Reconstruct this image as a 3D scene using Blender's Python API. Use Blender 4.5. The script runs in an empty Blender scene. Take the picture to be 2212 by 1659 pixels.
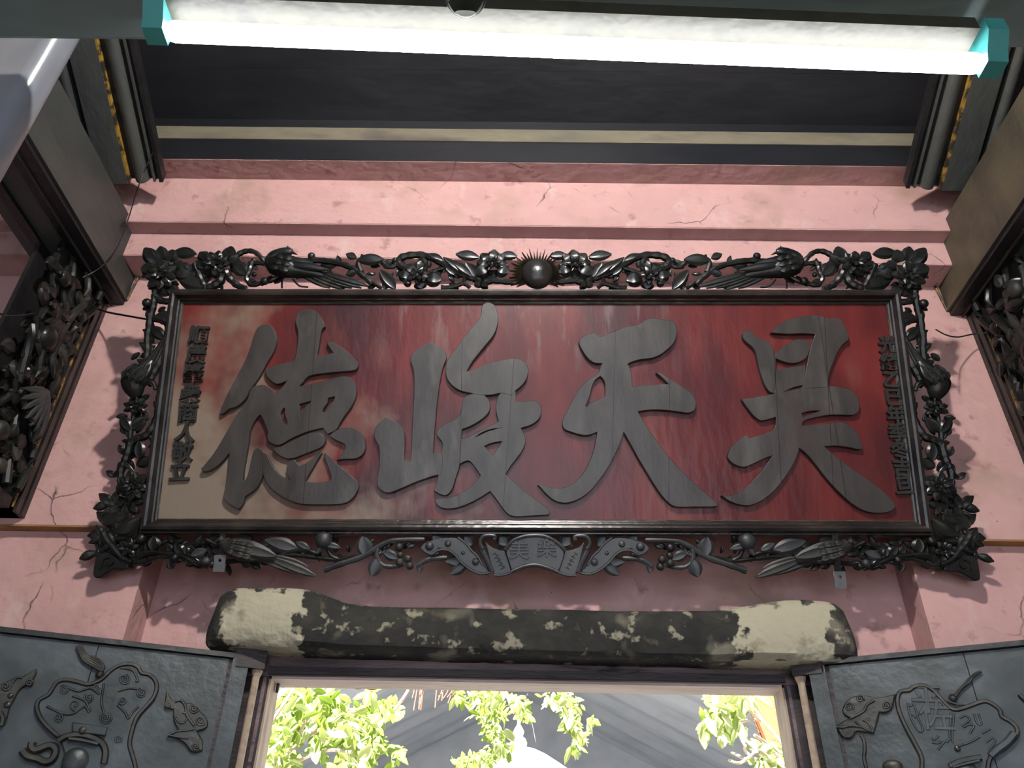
import bpy, bmesh, math, random
import numpy as np
from mathutils import Vector, Matrix, noise as mnoise
random.seed(7)
R = math.radians

# ------------------------------------------------------------------ camera
W, H, F = 2212., 1659., 1760.
PITCH, YAW, ROLL = R(35.0), R(0.75), R(1.2)
CAM = Vector((0, 0, 1.6))
FW = Vector((-math.sin(YAW)*math.cos(PITCH), math.cos(YAW)*math.cos(PITCH), math.sin(PITCH)))
_r0 = Vector((math.cos(YAW), math.sin(YAW), 0)); _u0 = _r0.cross(FW)
RT = _r0*math.cos(ROLL) + _u0*math.sin(ROLL)
UP = -_r0*math.sin(ROLL) + _u0*math.cos(ROLL)
scene = bpy.context.scene
COL = scene.collection
cam = bpy.data.cameras.new('camera'); cam.sensor_width = 36; cam.lens = 36*F/W
cam.clip_start = 0.02; cam.clip_end = 200
camo = bpy.data.objects.new('camera', cam); COL.objects.link(camo)
m = Matrix.Identity(4)
for i in range(3):
    m[i][0] = RT[i]; m[i][1] = UP[i]; m[i][2] = -FW[i]; m[i][3] = CAM[i]
camo.matrix_world = m
scene.camera = camo

# ------------------------------------------------------------------ light
world = bpy.data.worlds.new('sky'); scene.world = world; world.use_nodes = True
wn = world.node_tree; wn.nodes.clear()
wo = wn.nodes.new('ShaderNodeOutputWorld'); wb = wn.nodes.new('ShaderNodeBackground')
wb.inputs[0].default_value = (0.62, 0.78, 1.0, 1); wb.inputs[1].default_value = 2.2
wn.links.new(wb.outputs[0], wo.inputs[0])
sun = bpy.data.lights.new('sun', 'SUN'); sun.energy = 42; sun.angle = R(0.6); sun.color = (1, .96, .86)
suno = bpy.data.objects.new('sun', sun); COL.objects.link(suno)
suno.rotation_euler = (R(38), 0, R(-18))
day = bpy.data.lights.new('daylight_fill', 'AREA'); day.shape = 'RECTANGLE'; day.size = 2.4; day.size_y = 2.6
day.energy = 40; day.color = (.80, .90, 1.0)  # soft fill added as daylight from an unseen opening behind the viewer
dayo = bpy.data.objects.new('daylight_fill', day); COL.objects.link(dayo)
dayo.location = (.35, -4.9, 1.5); dayo.rotation_euler = (R(90), 0, 0)
TUBE_STRENGTH = 24.0
LAMP_STRENGTH = 3050.0
scene.view_settings.view_transform = 'Standard'; scene.view_settings.look = 'None'
scene.view_settings.exposure = 0.0; scene.view_settings.gamma = 1.0
scene.view_settings.use_curve_mapping = False
scene.cycles.use_adaptive_sampling = True; scene.cycles.adaptive_threshold = .06; scene.cycles.max_bounces = 4; scene.cycles.diffuse_bounces = 2; scene.cycles.glossy_bounces = 3; scene.cycles.transmission_bounces = 5

# ------------------------------------------------------------------ pixel helpers (photo frame -> known planes)
def ray(x, y): return FW + RT*((x-W/2)/F) - UP*((y-H/2)/F)
def onY(x, y, Y): d = ray(x, y); return CAM + d*((Y-CAM.y)/d.y)
def onX(x, y, X): d = ray(x, y); return CAM + d*((X-CAM.x)/d.x)
def onZ(x, y, Z): d = ray(x, y); return CAM + d*((Z-CAM.z)/d.z)
def depth(x, y, t): return CAM + ray(x, y)*t
class Plane:
    def __init__(s, o, u, v):
        s.o = Vector(o); s.u = Vector(u).normalized(); s.n = s.u.cross(Vector(v)).normalized(); s.v = s.n.cross(s.u)
    def loc(s, x, y, w=0.):
        d = ray(x, y); p = s.o + s.n*w; t = (p-CAM).dot(s.n)/d.dot(s.n); q = CAM + d*t - s.o
        return Vector((q.dot(s.u), q.dot(s.v), w))
    def mat(s):
        M = Matrix.Identity(4)
        for i in range(3):
            M[i][0] = s.u[i]; M[i][1] = s.v[i]; M[i][2] = s.n[i]; M[i][3] = s.o[i]
        return M
def zz(ox, oy, sc): return lambda x, y: (ox + x/sc, oy + y/sc)

# ------------------------------------------------------------------ materials
def mat(name, cols, rough=.6, scale=4., detail=6., bump=.15, bscale=30., metal=0., stretch=(1,1,1), spec=.5,
        pos=None, spots=None, coat=0.):
    m = bpy.data.materials.new(name); m.use_nodes = True
    nt = m.node_tree; N = nt.nodes; L = nt.links
    b = N['Principled BSDF']
    tc = N.new('ShaderNodeTexCoord'); mp = N.new('ShaderNodeMapping'); mp.inputs['Scale'].default_value = stretch
    L.new(tc.outputs['Object'], mp.inputs[0])
    n = N.new('ShaderNodeTexNoise'); n.inputs['Scale'].default_value = scale; n.inputs['Detail'].default_value = min(detail, 3)
    n.inputs['Roughness'].default_value = .62
    L.new(mp.outputs[0], n.inputs['Vector'])
    cr = N.new('ShaderNodeValToRGB'); L.new(n.outputs['Fac'], cr.inputs[0])
    el = cr.color_ramp.elements
    k = len(cols)
    ps = pos or [.3 + .4*i/max(1, k-1) for i in range(k)]
    while len(el) < k: el.new(.5)
    for i in range(k): el[i].position = ps[i]; el[i].color = (*cols[i], 1)
    out = cr.outputs[0]
    if spots:
        for (c, sc, lo, hi, st) in spots:
            mp2 = N.new('ShaderNodeMapping'); mp2.inputs['Scale'].default_value = st
            mp2.inputs['Location'].default_value = (random.random()*7, random.random()*7, random.random()*7)
            L.new(tc.outputs['Object'], mp2.inputs[0])
            n2 = N.new('ShaderNodeTexNoise'); n2.inputs['Scale'].default_value = sc; n2.inputs['Detail'].default_value = 3
            n2.inputs['Roughness'].default_value = .6
            L.new(mp2.outputs[0], n2.inputs['Vector'])
            mr = N.new('ShaderNodeMapRange'); mr.inputs[1].default_value = lo; mr.inputs[2].default_value = hi
            L.new(n2.outputs['Fac'], mr.inputs[0])
            mx = N.new('ShaderNodeMix'); mx.data_type = 'RGBA'
            L.new(mr.outputs[0], mx.inputs['Factor']); L.new(out, mx.inputs[6]); mx.inputs[7].default_value = (*c, 1)
            out = mx.outputs[2]
    L.new(out, b.inputs['Base Color'])
    b.inputs['Roughness'].default_value = rough; b.inputs['Metallic'].default_value = metal
    b.inputs['Specular IOR Level'].default_value = spec
    if coat: b.inputs['Coat Weight'].default_value = coat; b.inputs['Coat Roughness'].default_value = .25
    if bump:
        n3 = N.new('ShaderNodeTexNoise'); n3.inputs['Scale'].default_value = bscale; n3.inputs['Detail'].default_value = 2
        L.new(mp.outputs[0], n3.inputs['Vector'])
        bp = N.new('ShaderNodeBump'); bp.inputs['Strength'].default_value = bump; bp.inputs['Distance'].default_value = .02
        L.new(n3.outputs['Fac'], bp.inputs['Height']); L.new(bp.outputs[0], b.inputs['Normal'])
    m['out'] = 0
    return m
def last_color(m):
    nt = m.node_tree; b = nt.nodes['Principled BSDF']
    return nt, b, b.inputs['Base Color'].links[0].from_socket
def overlay(m, color, fac_socket_fn):
    nt, b, c = last_color(m)
    fac = fac_socket_fn(nt)
    mx = nt.nodes.new('ShaderNodeMix'); mx.data_type = 'RGBA'
    nt.links.new(fac, mx.inputs['Factor']); nt.links.new(c, mx.inputs[6]); mx.inputs[7].default_value = (*color, 1)
    nt.links.new(mx.outputs[2], b.inputs['Base Color'])
def math_node(nt, op, a, b=None, c=None, clamp=False):
    n = nt.nodes.new('ShaderNodeMath'); n.operation = op; n.use_clamp = clamp
    for i, v in enumerate((a, b, c)):
        if v is None: continue
        if isinstance(v, (int, float)): n.inputs[i].default_value = v
        else: nt.links.new(v, n.inputs[i])
    return n.outputs[0]
def obj_xyz(nt):
    tc = nt.nodes.new('ShaderNodeTexCoord'); s = nt.nodes.new('ShaderNodeSeparateXYZ')
    nt.links.new(tc.outputs['Object'], s.inputs[0]); return s.outputs, tc.outputs['Object']
def noise_fac(nt, vec, scale, lo, hi, detail=3, rough=.6):
    n = nt.nodes.new('ShaderNodeTexNoise'); n.inputs['Scale'].default_value = scale
    n.inputs['Detail'].default_value = detail; n.inputs['Roughness'].default_value = rough
    nt.links.new(vec, n.inputs['Vector'])
    r = nt.nodes.new('ShaderNodeMapRange'); r.inputs[1].default_value = lo; r.inputs[2].default_value = hi
    nt.links.new(n.outputs['Fac'], r.inputs[0]); return r.outputs[0]

def cracks(scale, width, mask_lo, mask_hi):
    def fn(nt):
        (xyz, vec) = obj_xyz(nt)
        n = nt.nodes.new('ShaderNodeTexNoise'); n.inputs['Scale'].default_value = 5; n.inputs['Detail'].default_value = 5
        nt.links.new(vec, n.inputs['Vector'])
        mx = nt.nodes.new('ShaderNodeMix'); mx.data_type = 'RGBA'; mx.inputs['Factor'].default_value = .12
        nt.links.new(vec, mx.inputs[6]); nt.links.new(n.outputs['Color'], mx.inputs[7])
        v = nt.nodes.new('ShaderNodeTexVoronoi'); v.feature = 'DISTANCE_TO_EDGE'; v.inputs['Scale'].default_value = scale
        nt.links.new(mx.outputs[2], v.inputs['Vector'])
        r = nt.nodes.new('ShaderNodeMapRange'); r.inputs[1].default_value = 0; r.inputs[2].default_value = width
        r.inputs[3].default_value = 1; r.inputs[4].default_value = 0
        nt.links.new(v.outputs['Distance'], r.inputs[0])
        msk = noise_fac(nt, vec, 3.1, mask_lo, mask_hi)
        return math_node(nt, 'MULTIPLY', r.outputs[0], msk)
    return fn

M = {}
M['pink'] = mat('pink_plaster', [(.52,.30,.285), (.60,.355,.335), (.56,.33,.31)], .75, 2.2, 8, .35, 22,
                spots=[((.36,.245,.19), 3.5, .54, .78, (1,1,1)), ((.62,.42,.39), 9, .60, .75, (1,1,.6)), ((.40,.22,.21), 14, .62, .74, (1,1,1))])
overlay(M['pink'], (.07,.04,.045), cracks(3.2, .010, .56, .66))
overlay(M['pink'], (.10,.06,.06), lambda nt: noise_fac(nt, obj_xyz(nt)[1], 38, .735, .77, 3))
M['plum'] = mat('plum_paint', [(.075,.034,.046), (.10,.046,.060)], .7, 4, 6, .25, 25)
M['ochre'] = mat('ochre_paint', [(.42,.20,.06), (.30,.17,.07), (.16,.08,.06)], .7, 9, 6, .2, 30, pos=[.35,.55,.75])
M['gold'] = mat('worn_gold_paint', [(.035,.028,.02), (.30,.17,.03), (.45,.27,.03)], .5, 22, 5, 0, 40, pos=[.47,.56,.70])
M['gilt_dull'] = mat('dull_gilt_line', [(.03,.018,.012), (.10,.065,.03), (.20,.14,.06)], .5, 18, 4, 0, pos=[.35,.55,.75])
M['carve'] = mat('black_carved_wood', [(.0045,.0050,.0048), (.011,.0118,.0110), (.028,.028,.024)], .30, 14, 6, 0, 60, pos=[.3,.55,.8],
                 spec=.38, spots=[((.07,.062,.04), 8, .66, .82, (1,1,1))])
M['carve_dust'] = mat('dusty_carved_wood', [(.009,.009,.009), (.022,.022,.019), (.055,.051,.038)], .48, 12, 6, 0, 60, pos=[.3,.55,.8])
M['carve_grey'] = mat('grey_carved_wood', [(.020,.022,.025), (.036,.039,.043), (.056,.055,.054)], .42, 12, 6, 0, 60)
M['ray'] = mat('worn_gilt_rays', [(.03,.028,.02), (.085,.072,.04), (.16,.13,.06)], .4, 30, 4, 0)
M['frame'] = mat('dark_frame_wood', [(.010,.009,.009), (.022,.019,.018), (.045,.036,.03)], .28, 10, 6, .1, 50, stretch=(1,1,1))
M['letter'] = mat('grey_brown_lettering', [(.026,.022,.020), (.043,.037,.034), (.058,.051,.047)], .40, 7, 8, .04, 40, stretch=(2.2,.7,1),
                  spots=[((.10,.092,.085), 6, .58, .8, (1.6,.6,1)), ((.045,.016,.016), 4, .62, .8, (1,.6,1))])
M['beam'] = mat('smoky_grey_wood', [(.030,.034,.034), (.050,.054,.052), (.074,.073,.064)], .5, 2.6, 8, .2, 30, stretch=(1,.5,1))
M['beam_warm'] = mat('smoky_brown_wood', [(.032,.028,.023), (.068,.058,.040), (.12,.098,.060)], .55, 3.2, 8, .25, 30, stretch=(1,1,.6))
M['beam_dark'] = mat('soot_black_wood', [(.006,.006,.006), (.012,.011,.012), (.02,.018,.018)], .45, 8, 6, .2, 40)
M['ceil'] = mat('soot_blue_black_boards', [(.006,.007,.010), (.011,.012,.016), (.018,.017,.02)], .5, 3, 6, .15, 20, stretch=(.4,1,1))
M['tan'] = mat('dusty_tan_wood', [(.13,.115,.085), (.19,.165,.115), (.10,.085,.07)], .7, 6, 7, .2, 40, stretch=(.4,1,1))
M['column'] = mat('grey_blue_lacquer_column', [(.13,.14,.165), (.19,.20,.23), (.26,.25,.265)], .24, 4, 6, .06, 18, stretch=(1,1,.5),
                  spots=[((.02,.018,.015), 12, .70, .75, (1,1,.6))])
M['teal'] = mat('teal_plastic', [(.03,.20,.19), (.05,.28,.27)], .4, 12, 3, 0)
M['batten'] = mat('cream_enamel', [(.022,.018,.0095), (.030,.026,.015), (.015,.012,.0075)], .5, 14, 7, .1, 40, spots=[((.003,.003,.0026), 16, .66, .74, (.5,1,1))])
M['crossbeam'] = mat('teal_grey_beam', [(.09,.135,.135), (.14,.19,.19), (.11,.12,.11)], .6, 4, 7, .2, 30, stretch=(.4,1,1))
M['leaf_panel'] = mat('grey_green_painted_wood', [(.016,.022,.022), (.036,.047,.050), (.078,.094,.108)], .38, 5, 8, .12, 40, pos=[.30,.5,.70],
                      spots=[((.06,.055,.04), 5, .62, .8, (1,1,.5))])
M['relief'] = mat('brown_green_relief', [(.012,.012,.010), (.030,.029,.022), (.058,.052,.036)], .36, 16, 6, .15, 50)
M['jamb'] = mat('dark_weathered_wood', [(.016,.012,.013), (.035,.026,.028), (.065,.048,.05)], .6, 5, 8, .3, 40, stretch=(.5,1,2))
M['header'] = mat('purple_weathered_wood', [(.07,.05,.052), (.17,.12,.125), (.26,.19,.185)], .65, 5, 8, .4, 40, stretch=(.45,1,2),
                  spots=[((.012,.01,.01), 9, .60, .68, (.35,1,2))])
M['jamb_light'] = mat('daylit_beige_wood', [(.30,.22,.16), (.42,.32,.24), (.22,.16,.12)], .65, 8, 7, .2, 40, stretch=(2,2,.4))  # beige wood with the daylight on reveals and pivot posts mixed in
M['header_light'] = mat('daylit_worn_wood', [(.42,.33,.29), (.55,.45,.40), (.10,.07,.07)], .7, 7, 8, .2, 40, stretch=(.4,3,1), pos=[.3,.6,.78])  # daylight on the header underside is put into this pale tone
M['wire'] = mat('black_wire', [(.008,.008,.008), (.012,.012,.012)], .5, 5, 2, 0)
M['iron'] = mat('grey_iron', [(.10,.105,.11), (.16,.165,.17)], .5, 20, 4, .1, 40, metal=.3)
M['white'] = mat('white_limewash', [(.80,.79,.75), (.86,.85,.82)], .8, 3, 6, .1, 20)
M['tarp'] = mat('grey_tarpaulin', [(.36,.39,.45), (.43,.46,.53), (.47,.50,.57)], .8, 1.2, 4, .05, 8)
M['tile'] = mat('orange_roof_tile', [(.13,.036,.010), (.17,.055,.016), (.10,.028,.010)], .7, 5, 5, .1, 20)
M['bark'] = mat('pale_bark', [(.34,.26,.18), (.46,.37,.27)], .8, 8, 6, .3, 30)
M['root'] = mat('red_hanging_root', [(.34,.10,.07), (.42,.15,.10)], .8, 8, 3, 0)
M['stone'] = mat('courtyard_paving', [(.34,.32,.29), (.44,.42,.38)], .85, 2, 6, .2, 12)
M['floor'] = mat('worn_floor_tile', [(.15,.11,.09), (.21,.15,.12)], .5, 3, 6, .1, 20)
M['roomwall'] = mat('dim_room_plaster', [(.22,.18,.17), (.28,.22,.21)], .8, 2, 6, .2, 20)
# red lacquer board, blending to grey-tan toward the lower left, pale runs near the top middle
M['board'] = mat('worn_red_lacquer', [(.050,.0065,.008), (.098,.0135,.0145), (.16,.024,.021), (.09,.020,.021)], .33, 3.0, 9, .10, 26,
                 stretch=(1.3,.45,1), spec=.36, pos=[.28,.45,.6,.78], spots=[((.045,.016,.018), 3.2, .52, .74, (1,.45,1)), ((.20,.062,.045), 5.5, .60, .80, (1,.35,1))])
def f_ll(nt):
    xyz, vec = obj_xyz(nt)
    a = math_node(nt, 'MULTIPLY_ADD', xyz[0], -1.25, -.80)           # grows toward the left end
    b = math_node(nt, 'MULTIPLY_ADD', xyz[1], -1.1, .45)             # grows toward the bottom
    s = math_node(nt, 'ADD', a, b)
    n = noise_fac(nt, vec, 4.5, .30, .72)
    s = math_node(nt, 'ADD', s, math_node(nt, 'MULTIPLY_ADD', n, 1.0, -.50))
    return math_node(nt, 'MULTIPLY', math_node(nt, 'MULTIPLY', s, 1.3, None, True), .85)
overlay(M['board'], (.26,.215,.165), f_ll)
def f_runs(nt):
    xyz, vec = obj_xyz(nt)
    mp = nt.nodes.new('ShaderNodeMapping'); mp.inputs['Scale'].default_value = (9, 1.5, 1); mp.inputs['Location'].default_value = (1.3, .2, 0)
    nt.links.new(vec, mp.inputs[0])
    n = noise_fac(nt, mp.outputs[0], 1.6, .54, .62, 5)
    g = math_node(nt, 'MULTIPLY_ADD', xyz[1], 5.0, -2.6, True)
    h = math_node(nt, 'SUBTRACT', 1.25, math_node(nt, 'ABSOLUTE', math_node(nt, 'MULTIPLY_ADD', xyz[0], 2.0, .05)), None, True)
    return math_node(nt, 'MULTIPLY', math_node(nt, 'MULTIPLY', n, math_node(nt, 'MULTIPLY', g, h)), .8)
overlay(M['board'], (.20,.155,.145), f_runs)
# mouldy stone lintel: cream plaster patches on the two swollen ends
M['lintel'] = mat('mouldy_stone', [(.010,.010,.009), (.022,.021,.018), (.045,.042,.032)], .85, 7, 9, .6, 26,
                  spots=[((.26,.235,.17), 17, .60, .66, (1,1,1)), ((.17,.155,.115), 5.0, .57, .65, (1,1,1))])
def plain_emit(name, c, s):
    m = bpy.data.materials.new(name); m.use_nodes = True; nt = m.node_tree; nt.nodes.clear()
    o = nt.nodes.new('ShaderNodeOutputMaterial'); e = nt.nodes.new('ShaderNodeEmission')
    e.inputs[0].default_value = (*c, 1); e.inputs[1].default_value = s; nt.links.new(e.outputs[0], o.inputs[0]); return m
M['tube'] = plain_emit('lit_tube_glass', (.93, .97, 1.0), TUBE_STRENGTH)
def glass():
    m = bpy.data.materials.new('clear_bulb_glass'); m.use_nodes = True; b = m.node_tree.nodes['Principled BSDF']
    b.inputs['Transmission Weight'].default_value = 1; b.inputs['Roughness'].default_value = .03; b.inputs['IOR'].default_value = 1.04
    b.inputs['Base Color'].default_value = (.9,.95,.95,1); return m
M['glass'] = glass()
def foliage(name, c1, c2):
    m = mat(name, [c1, c2], .45, 1.5, 3, 0); nt, b, c = last_color(m)
    tr = nt.nodes.new('ShaderNodeBsdfTranslucent'); nt.links.new(c, tr.inputs[0])
    ad = nt.nodes.new('ShaderNodeMixShader'); ad.inputs[0].default_value = .45
    o = nt.nodes['Material Output']
    nt.links.new(b.outputs[0], ad.inputs[1]); nt.links.new(tr.outputs[0], ad.inputs[2]); nt.links.new(ad.outputs[0], o.inputs[0]); return m
M['leaf1'] = foliage('sunlit_green_leaf', (.30,.42,.06), (.46,.58,.14))
M['leaf2'] = foliage('pale_green_leaf', (.55,.62,.26), (.70,.74,.42))

def make_translucent(m, f):
    nt, b, c = last_color(m); tr = nt.nodes.new('ShaderNodeBsdfTranslucent'); nt.links.new(c, tr.inputs[0])
    ad = nt.nodes.new('ShaderNodeMixShader'); ad.inputs[0].default_value = f; o = nt.nodes['Material Output']
    nt.links.new(b.outputs[0], ad.inputs[1]); nt.links.new(tr.outputs[0], ad.inputs[2]); nt.links.new(ad.outputs[0], o.inputs[0])
make_translucent(M['tarp'], .06)
# ------------------------------------------------------------------ mesh helpers
class MB:
    def __init__(s): s.v = []; s.f = []
    def add(s, v, f):
        k = len(s.v); s.v += [tuple(p) for p in v]; s.f += [tuple(i+k for i in q) for q in f]; return s
    def box(s, a, b):
        x0,y0,z0 = a; x1,y1,z1 = b
        return s.add([(x0,y0,z0),(x1,y0,z0),(x1,y1,z0),(x0,y1,z0),(x0,y0,z1),(x1,y0,z1),(x1,y1,z1),(x0,y1,z1)],
                     [(0,3,2,1),(4,5,6,7),(0,1,5,4),(1,2,6,5),(2,3,7,6),(3,0,4,7)])
    def prism(s, pts, d):                       # closed ring of points, swept by vector d
        n = len(pts); d = Vector(d); v = [Vector(p) for p in pts]; v = v + [p+d for p in v]
        return s.add(v, [tuple(range(n-1,-1,-1)), tuple(range(n, 2*n))] + [(i,(i+1)%n,n+(i+1)%n,n+i) for i in range(n)])
    def tube(s, path, rad, seg=8, cap=True, flat=1., up=Vector((0,0,1))):
        path = [Vector(p) for p in path]; n = len(path)
        if not hasattr(rad, '__len__'): rad = [rad]*n
        rings = []
        for i, p in enumerate(path):
            t = (path[min(i+1,n-1)] - path[max(i-1,0)])
            t = t.normalized() if t.length > 1e-9 else Vector((1,0,0))
            a = t.cross(up)
            if a.length < 1e-4: a = t.cross(Vector((0,1,0.01)))
            a.normalize(); b = a.cross(t).normalized()
            rings.append([p + (a*math.cos(2*math.pi*k/seg) + b*flat*math.sin(2*math.pi*k/seg))*rad[i] for k in range(seg)])
        v = [q for r in rings for q in r]; f = []
        for i in range(n-1):
            for k in range(seg):
                f.append((i*seg+k, i*seg+(k+1)%seg, (i+1)*seg+(k+1)%seg, (i+1)*seg+k))
        if cap: f += [tuple(range(seg-1,-1,-1)), tuple((n-1)*seg+k for k in range(seg))]
        return s.add(v, f)
    def ball(s, c, r, seg=12, rings=7, sc=(1,1,1)):
        v = [(c[0], c[1], c[2]-r*sc[2])]; f = []
        for i in range(1, rings):
            th = math.pi*i/rings
            for k in range(seg):
                ph = 2*math.pi*k/seg
                v.append((c[0]+r*sc[0]*math.sin(th)*math.cos(ph), c[1]+r*sc[1]*math.sin(th)*math.sin(ph), c[2]-r*sc[2]*math.cos(th)))
        v.append((c[0], c[1], c[2]+r*sc[2])); e = len(v)-1
        for k in range(seg):
            f.append((0, 1+(k+1)%seg, 1+k))
            for i in range(rings-2):
                a = 1+i*seg; f.append((a+k, a+(k+1)%seg, a+seg+(k+1)%seg, a+seg+k))
            a = 1+(rings-2)*seg; f.append((a+k, a+(k+1)%seg, e))
        return s.add(v, f)
    def mesh(s, name, smooth=True):
        me = bpy.data.meshes.new(name); me.from_pydata(s.v, [], s.f); me.validate()
        bm = bmesh.new(); bm.from_mesh(me); bmesh.ops.recalc_face_normals(bm, faces=bm.faces); bm.to_mesh(me); bm.free()
        if smooth:
            me.polygons.foreach_set('use_smooth', [True]*len(me.polygons))
            try: me.set_sharp_from_angle(angle=R(38))
            except Exception: pass
        return me
    def build(s, name, material, parent=None, smooth=True, **kw):
        return link(name, s.mesh(name, smooth), material, parent, **kw)
def link(name, me, material, parent=None, loc=None, rot=None, scale=None, label=None):
    if material is not None and not me.materials: me.materials.append(material)
    o = bpy.data.objects.new(name, me); COL.objects.link(o)
    if parent is not None: o.parent = parent
    if loc is not None: o.location = loc
    if rot is not None: o.rotation_euler = rot
    if scale is not None: o.scale = scale if hasattr(scale, '__len__') else (scale,)*3
    if label: o['label'] = label
    return o
def tag(o, label, cat=None, group=None, kind=None):
    o['label'] = label
    if cat: o['category'] = cat
    if group: o['group'] = group
    if kind: o['kind'] = kind
    return o
def empty(name, loc=(0,0,0), matrix=None):
    o = bpy.data.objects.new(name, None); COL.objects.link(o); o.empty_display_size = .1
    if matrix is not None: o.matrix_world = matrix
    else: o.location = loc
    return o
def struct(o, label=None):
    o['kind'] = 'structure'
    if label: o['label'] = label
    return o
def smooth_path(pts, k=5):
    pts = [Vector(p) for p in pts]
    if len(pts) < 3: return [pts[0].lerp(pts[-1], i/k) for i in range(k+1)]
    out = []
    for i in range(len(pts)-1):
        p0 = pts[max(i-1,0)]; p1 = pts[i]; p2 = pts[i+1]; p3 = pts[min(i+2,len(pts)-1)]
        for j in range(k):
            t = j/k
            out.append(.5*((2*p1) + (p2-p0)*t + (2*p0-5*p1+4*p2-p3)*t*t + (3*p1-p0-3*p2+p3)*t**3))
    out.append(pts[-1]); return out
def chaikin(pts, it=2, sharp=62):
    pts = [Vector((p[0], p[1])) for p in pts]; lock = None
    for q in range(it):
        n = len(pts); out = []; nl = []
        if lock is None:
            lock = []
            for i in range(n):
                a = pts[i]-pts[i-1]; b = pts[(i+1)%n]-pts[i]
                lock.append(a.length > 0 and b.length > 0 and abs(math.degrees(a.angle(b))) > sharp)
        for i in range(n):
            j = (i+1) % n
            if lock[i]: out.append(pts[i]); nl.append(True)
            else: out.append(pts[i].lerp(pts[j], .25)); nl.append(False)
            if not lock[j]: out.append(pts[i].lerp(pts[j], .75)); nl.append(False)
        pts, lock = out, nl
    return pts
def slab_mesh(loops, h, bevel=.002, z0=0.):
    """filled 2D outline with holes, extruded from z0 to z0+h, as a mesh"""
    cu = bpy.data.curves.new('tmp', 'CURVE'); cu.dimensions = '2D'; cu.fill_mode = 'BOTH'
    cu.extrude = max(h/2-bevel, .0001); cu.bevel_depth = bevel; cu.bevel_resolution = 1; cu.offset = -bevel
    for lp in loops:
        sp = cu.splines.new('POLY'); sp.points.add(len(lp)-1); sp.use_cyclic_u = True
        for i, p in enumerate(lp): sp.points[i].co = (p[0], p[1], 0, 1)
    return curve_to_mesh(cu, z0+h/2)
def curve_to_mesh(cu, dz=0.):
    o = bpy.data.objects.new('tmp', cu); COL.objects.link(o)
    dg = bpy.context.evaluated_depsgraph_get(); dg.update()
    me = bpy.data.meshes.new_from_object(o.evaluated_get(dg))
    bpy.data.objects.remove(o); bpy.data.curves.remove(cu)
    me.transform(Matrix.Translation((0,0,dz))); me.materials.clear()
    return me
def join_meshes(name, meshes):
    bm = bmesh.new()
    for me in meshes: bm.from_mesh(me)
    out = bpy.data.meshes.new(name); bm.to_mesh(out); bm.free()
    for me in meshes: bpy.data.meshes.remove(me)
    return out
def text_mesh(s, size, extrude, offset=0., bevel=.0006):
    cu = bpy.data.curves.new('tmp', 'FONT'); cu.body = s; cu.size = size; cu.extrude = extrude/2; cu.offset = offset
    cu.bevel_depth = bevel; cu.bevel_resolution = 0; cu.align_x = 'CENTER'; cu.align_y = 'CENTER'; cu.resolution_u = 3
    return curve_to_mesh(cu, extrude/2)

# leaf blade lying in a local plane: base b, tip t (3D local), width, arched along its length, closed body
def leaf_mb(b, t, width, arch=.25, cup=.25, thick=.006, blunt=1., nl=6, bend=0., n=Vector((0,0,1)), mb=None):
    b = Vector(b); t = Vector(t); ax = t-b; L = ax.length; ax = ax/L; sd = n.cross(ax).normalized(); nn = ax.cross(sd)
    S = (-1., -.55, 0., .55, 1.); mb = mb or MB(); top = []; bot = []
    for i in range(nl+1):
        s = i/nl; wd = width*.5*max(.03, (math.sin(math.pi*min(1., s*.93+.05)))**blunt)
        c = b + ax*(L*s) + sd*(bend*L*math.sin(math.pi*s)) + nn*(arch*L*.5*math.sin(math.pi*min(1,s*1.05)))
        for q in S:
            z = -cup*wd*(q*q) + (-.16*wd if q == 0 else .08*wd*(1 if abs(q) < .9 else 0))
            p = c + sd*(wd*q) + nn*z
            top.append(p); bot.append(c + sd*(wd*q*.9) + nn*(z-thick))
    m = len(S); N = (nl+1)*m; f = []
    for i in range(nl):
        for j in range(m-1):
            a = i*m+j; f.append((a, a+1, a+m+1, a+m)); f.append((N+a, N+a+m, N+a+m+1, N+a+1))
        a = i*m; f.append((a, a+m, N+a+m, N+a)); a = i*m+m-1; f.append((a, N+a, N+a+m, a+m))
    f.append(tuple(range(m-1,-1,-1)) + tuple(N+j for j in range(m))); e = nl*m
    f.append(tuple(e+j for j in range(m)) + tuple(N+e+j for j in range(m-1,-1,-1)))
    return mb.add(top+bot, f)

exec_order = 0
# ================================================================== THE SETTING
YU, YL, YR = 2.40, 2.44, 2.56            # upper wall face, lower wall face, recess face
ZL = 2.705                                # ledge height
XL = onY(289, 1300, YL).x; XR = onY(1998, 1320, YL).x
ZREC = 2.84
DXL, DXR, DZ = -.80, .86, 2.42            # rough door opening
z604 = 3.775
Ya = onZ(800, 556, z604).y
zB = onY(800, 508, Ya).z; Yb = onZ(800, 483, zB).y
zC = onY(800, 389, Yb).z; Yc = onZ(800, 346, zC).y
zD = onY(800, 303, Yc).z
wf = MB()
wf.box((-3.3, YL, 0), (XL, 2.9, ZL)); wf.box((XR, YL, 0), (3.4, 2.9, ZL))
wf.box((-3.3, YU, ZL), (XL, 2.9, ZREC)); wf.box((XR, YU, ZL), (3.4, 2.9, ZREC))
wf.box((-3.3, YU, ZREC), (3.4, 2.9, z604))
wf.box((XL, YR, 0), (DXL, 2.60, ZREC)); wf.box((DXR, YR, 0), (XR, 2.60, ZREC)); wf.box((DXL, YR, DZ), (DXR, 2.60, ZREC))
wf.box((XL, 2.60, 0), (DXL-.2, 2.9, ZREC)); wf.box((DXR+.2, 2.60, 0), (XR, 2.9, ZREC)); wf.box((DXL-.2, 2.60, DZ+.1), (DXR+.2, 2.9, ZREC))   # opening widens outward
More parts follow.
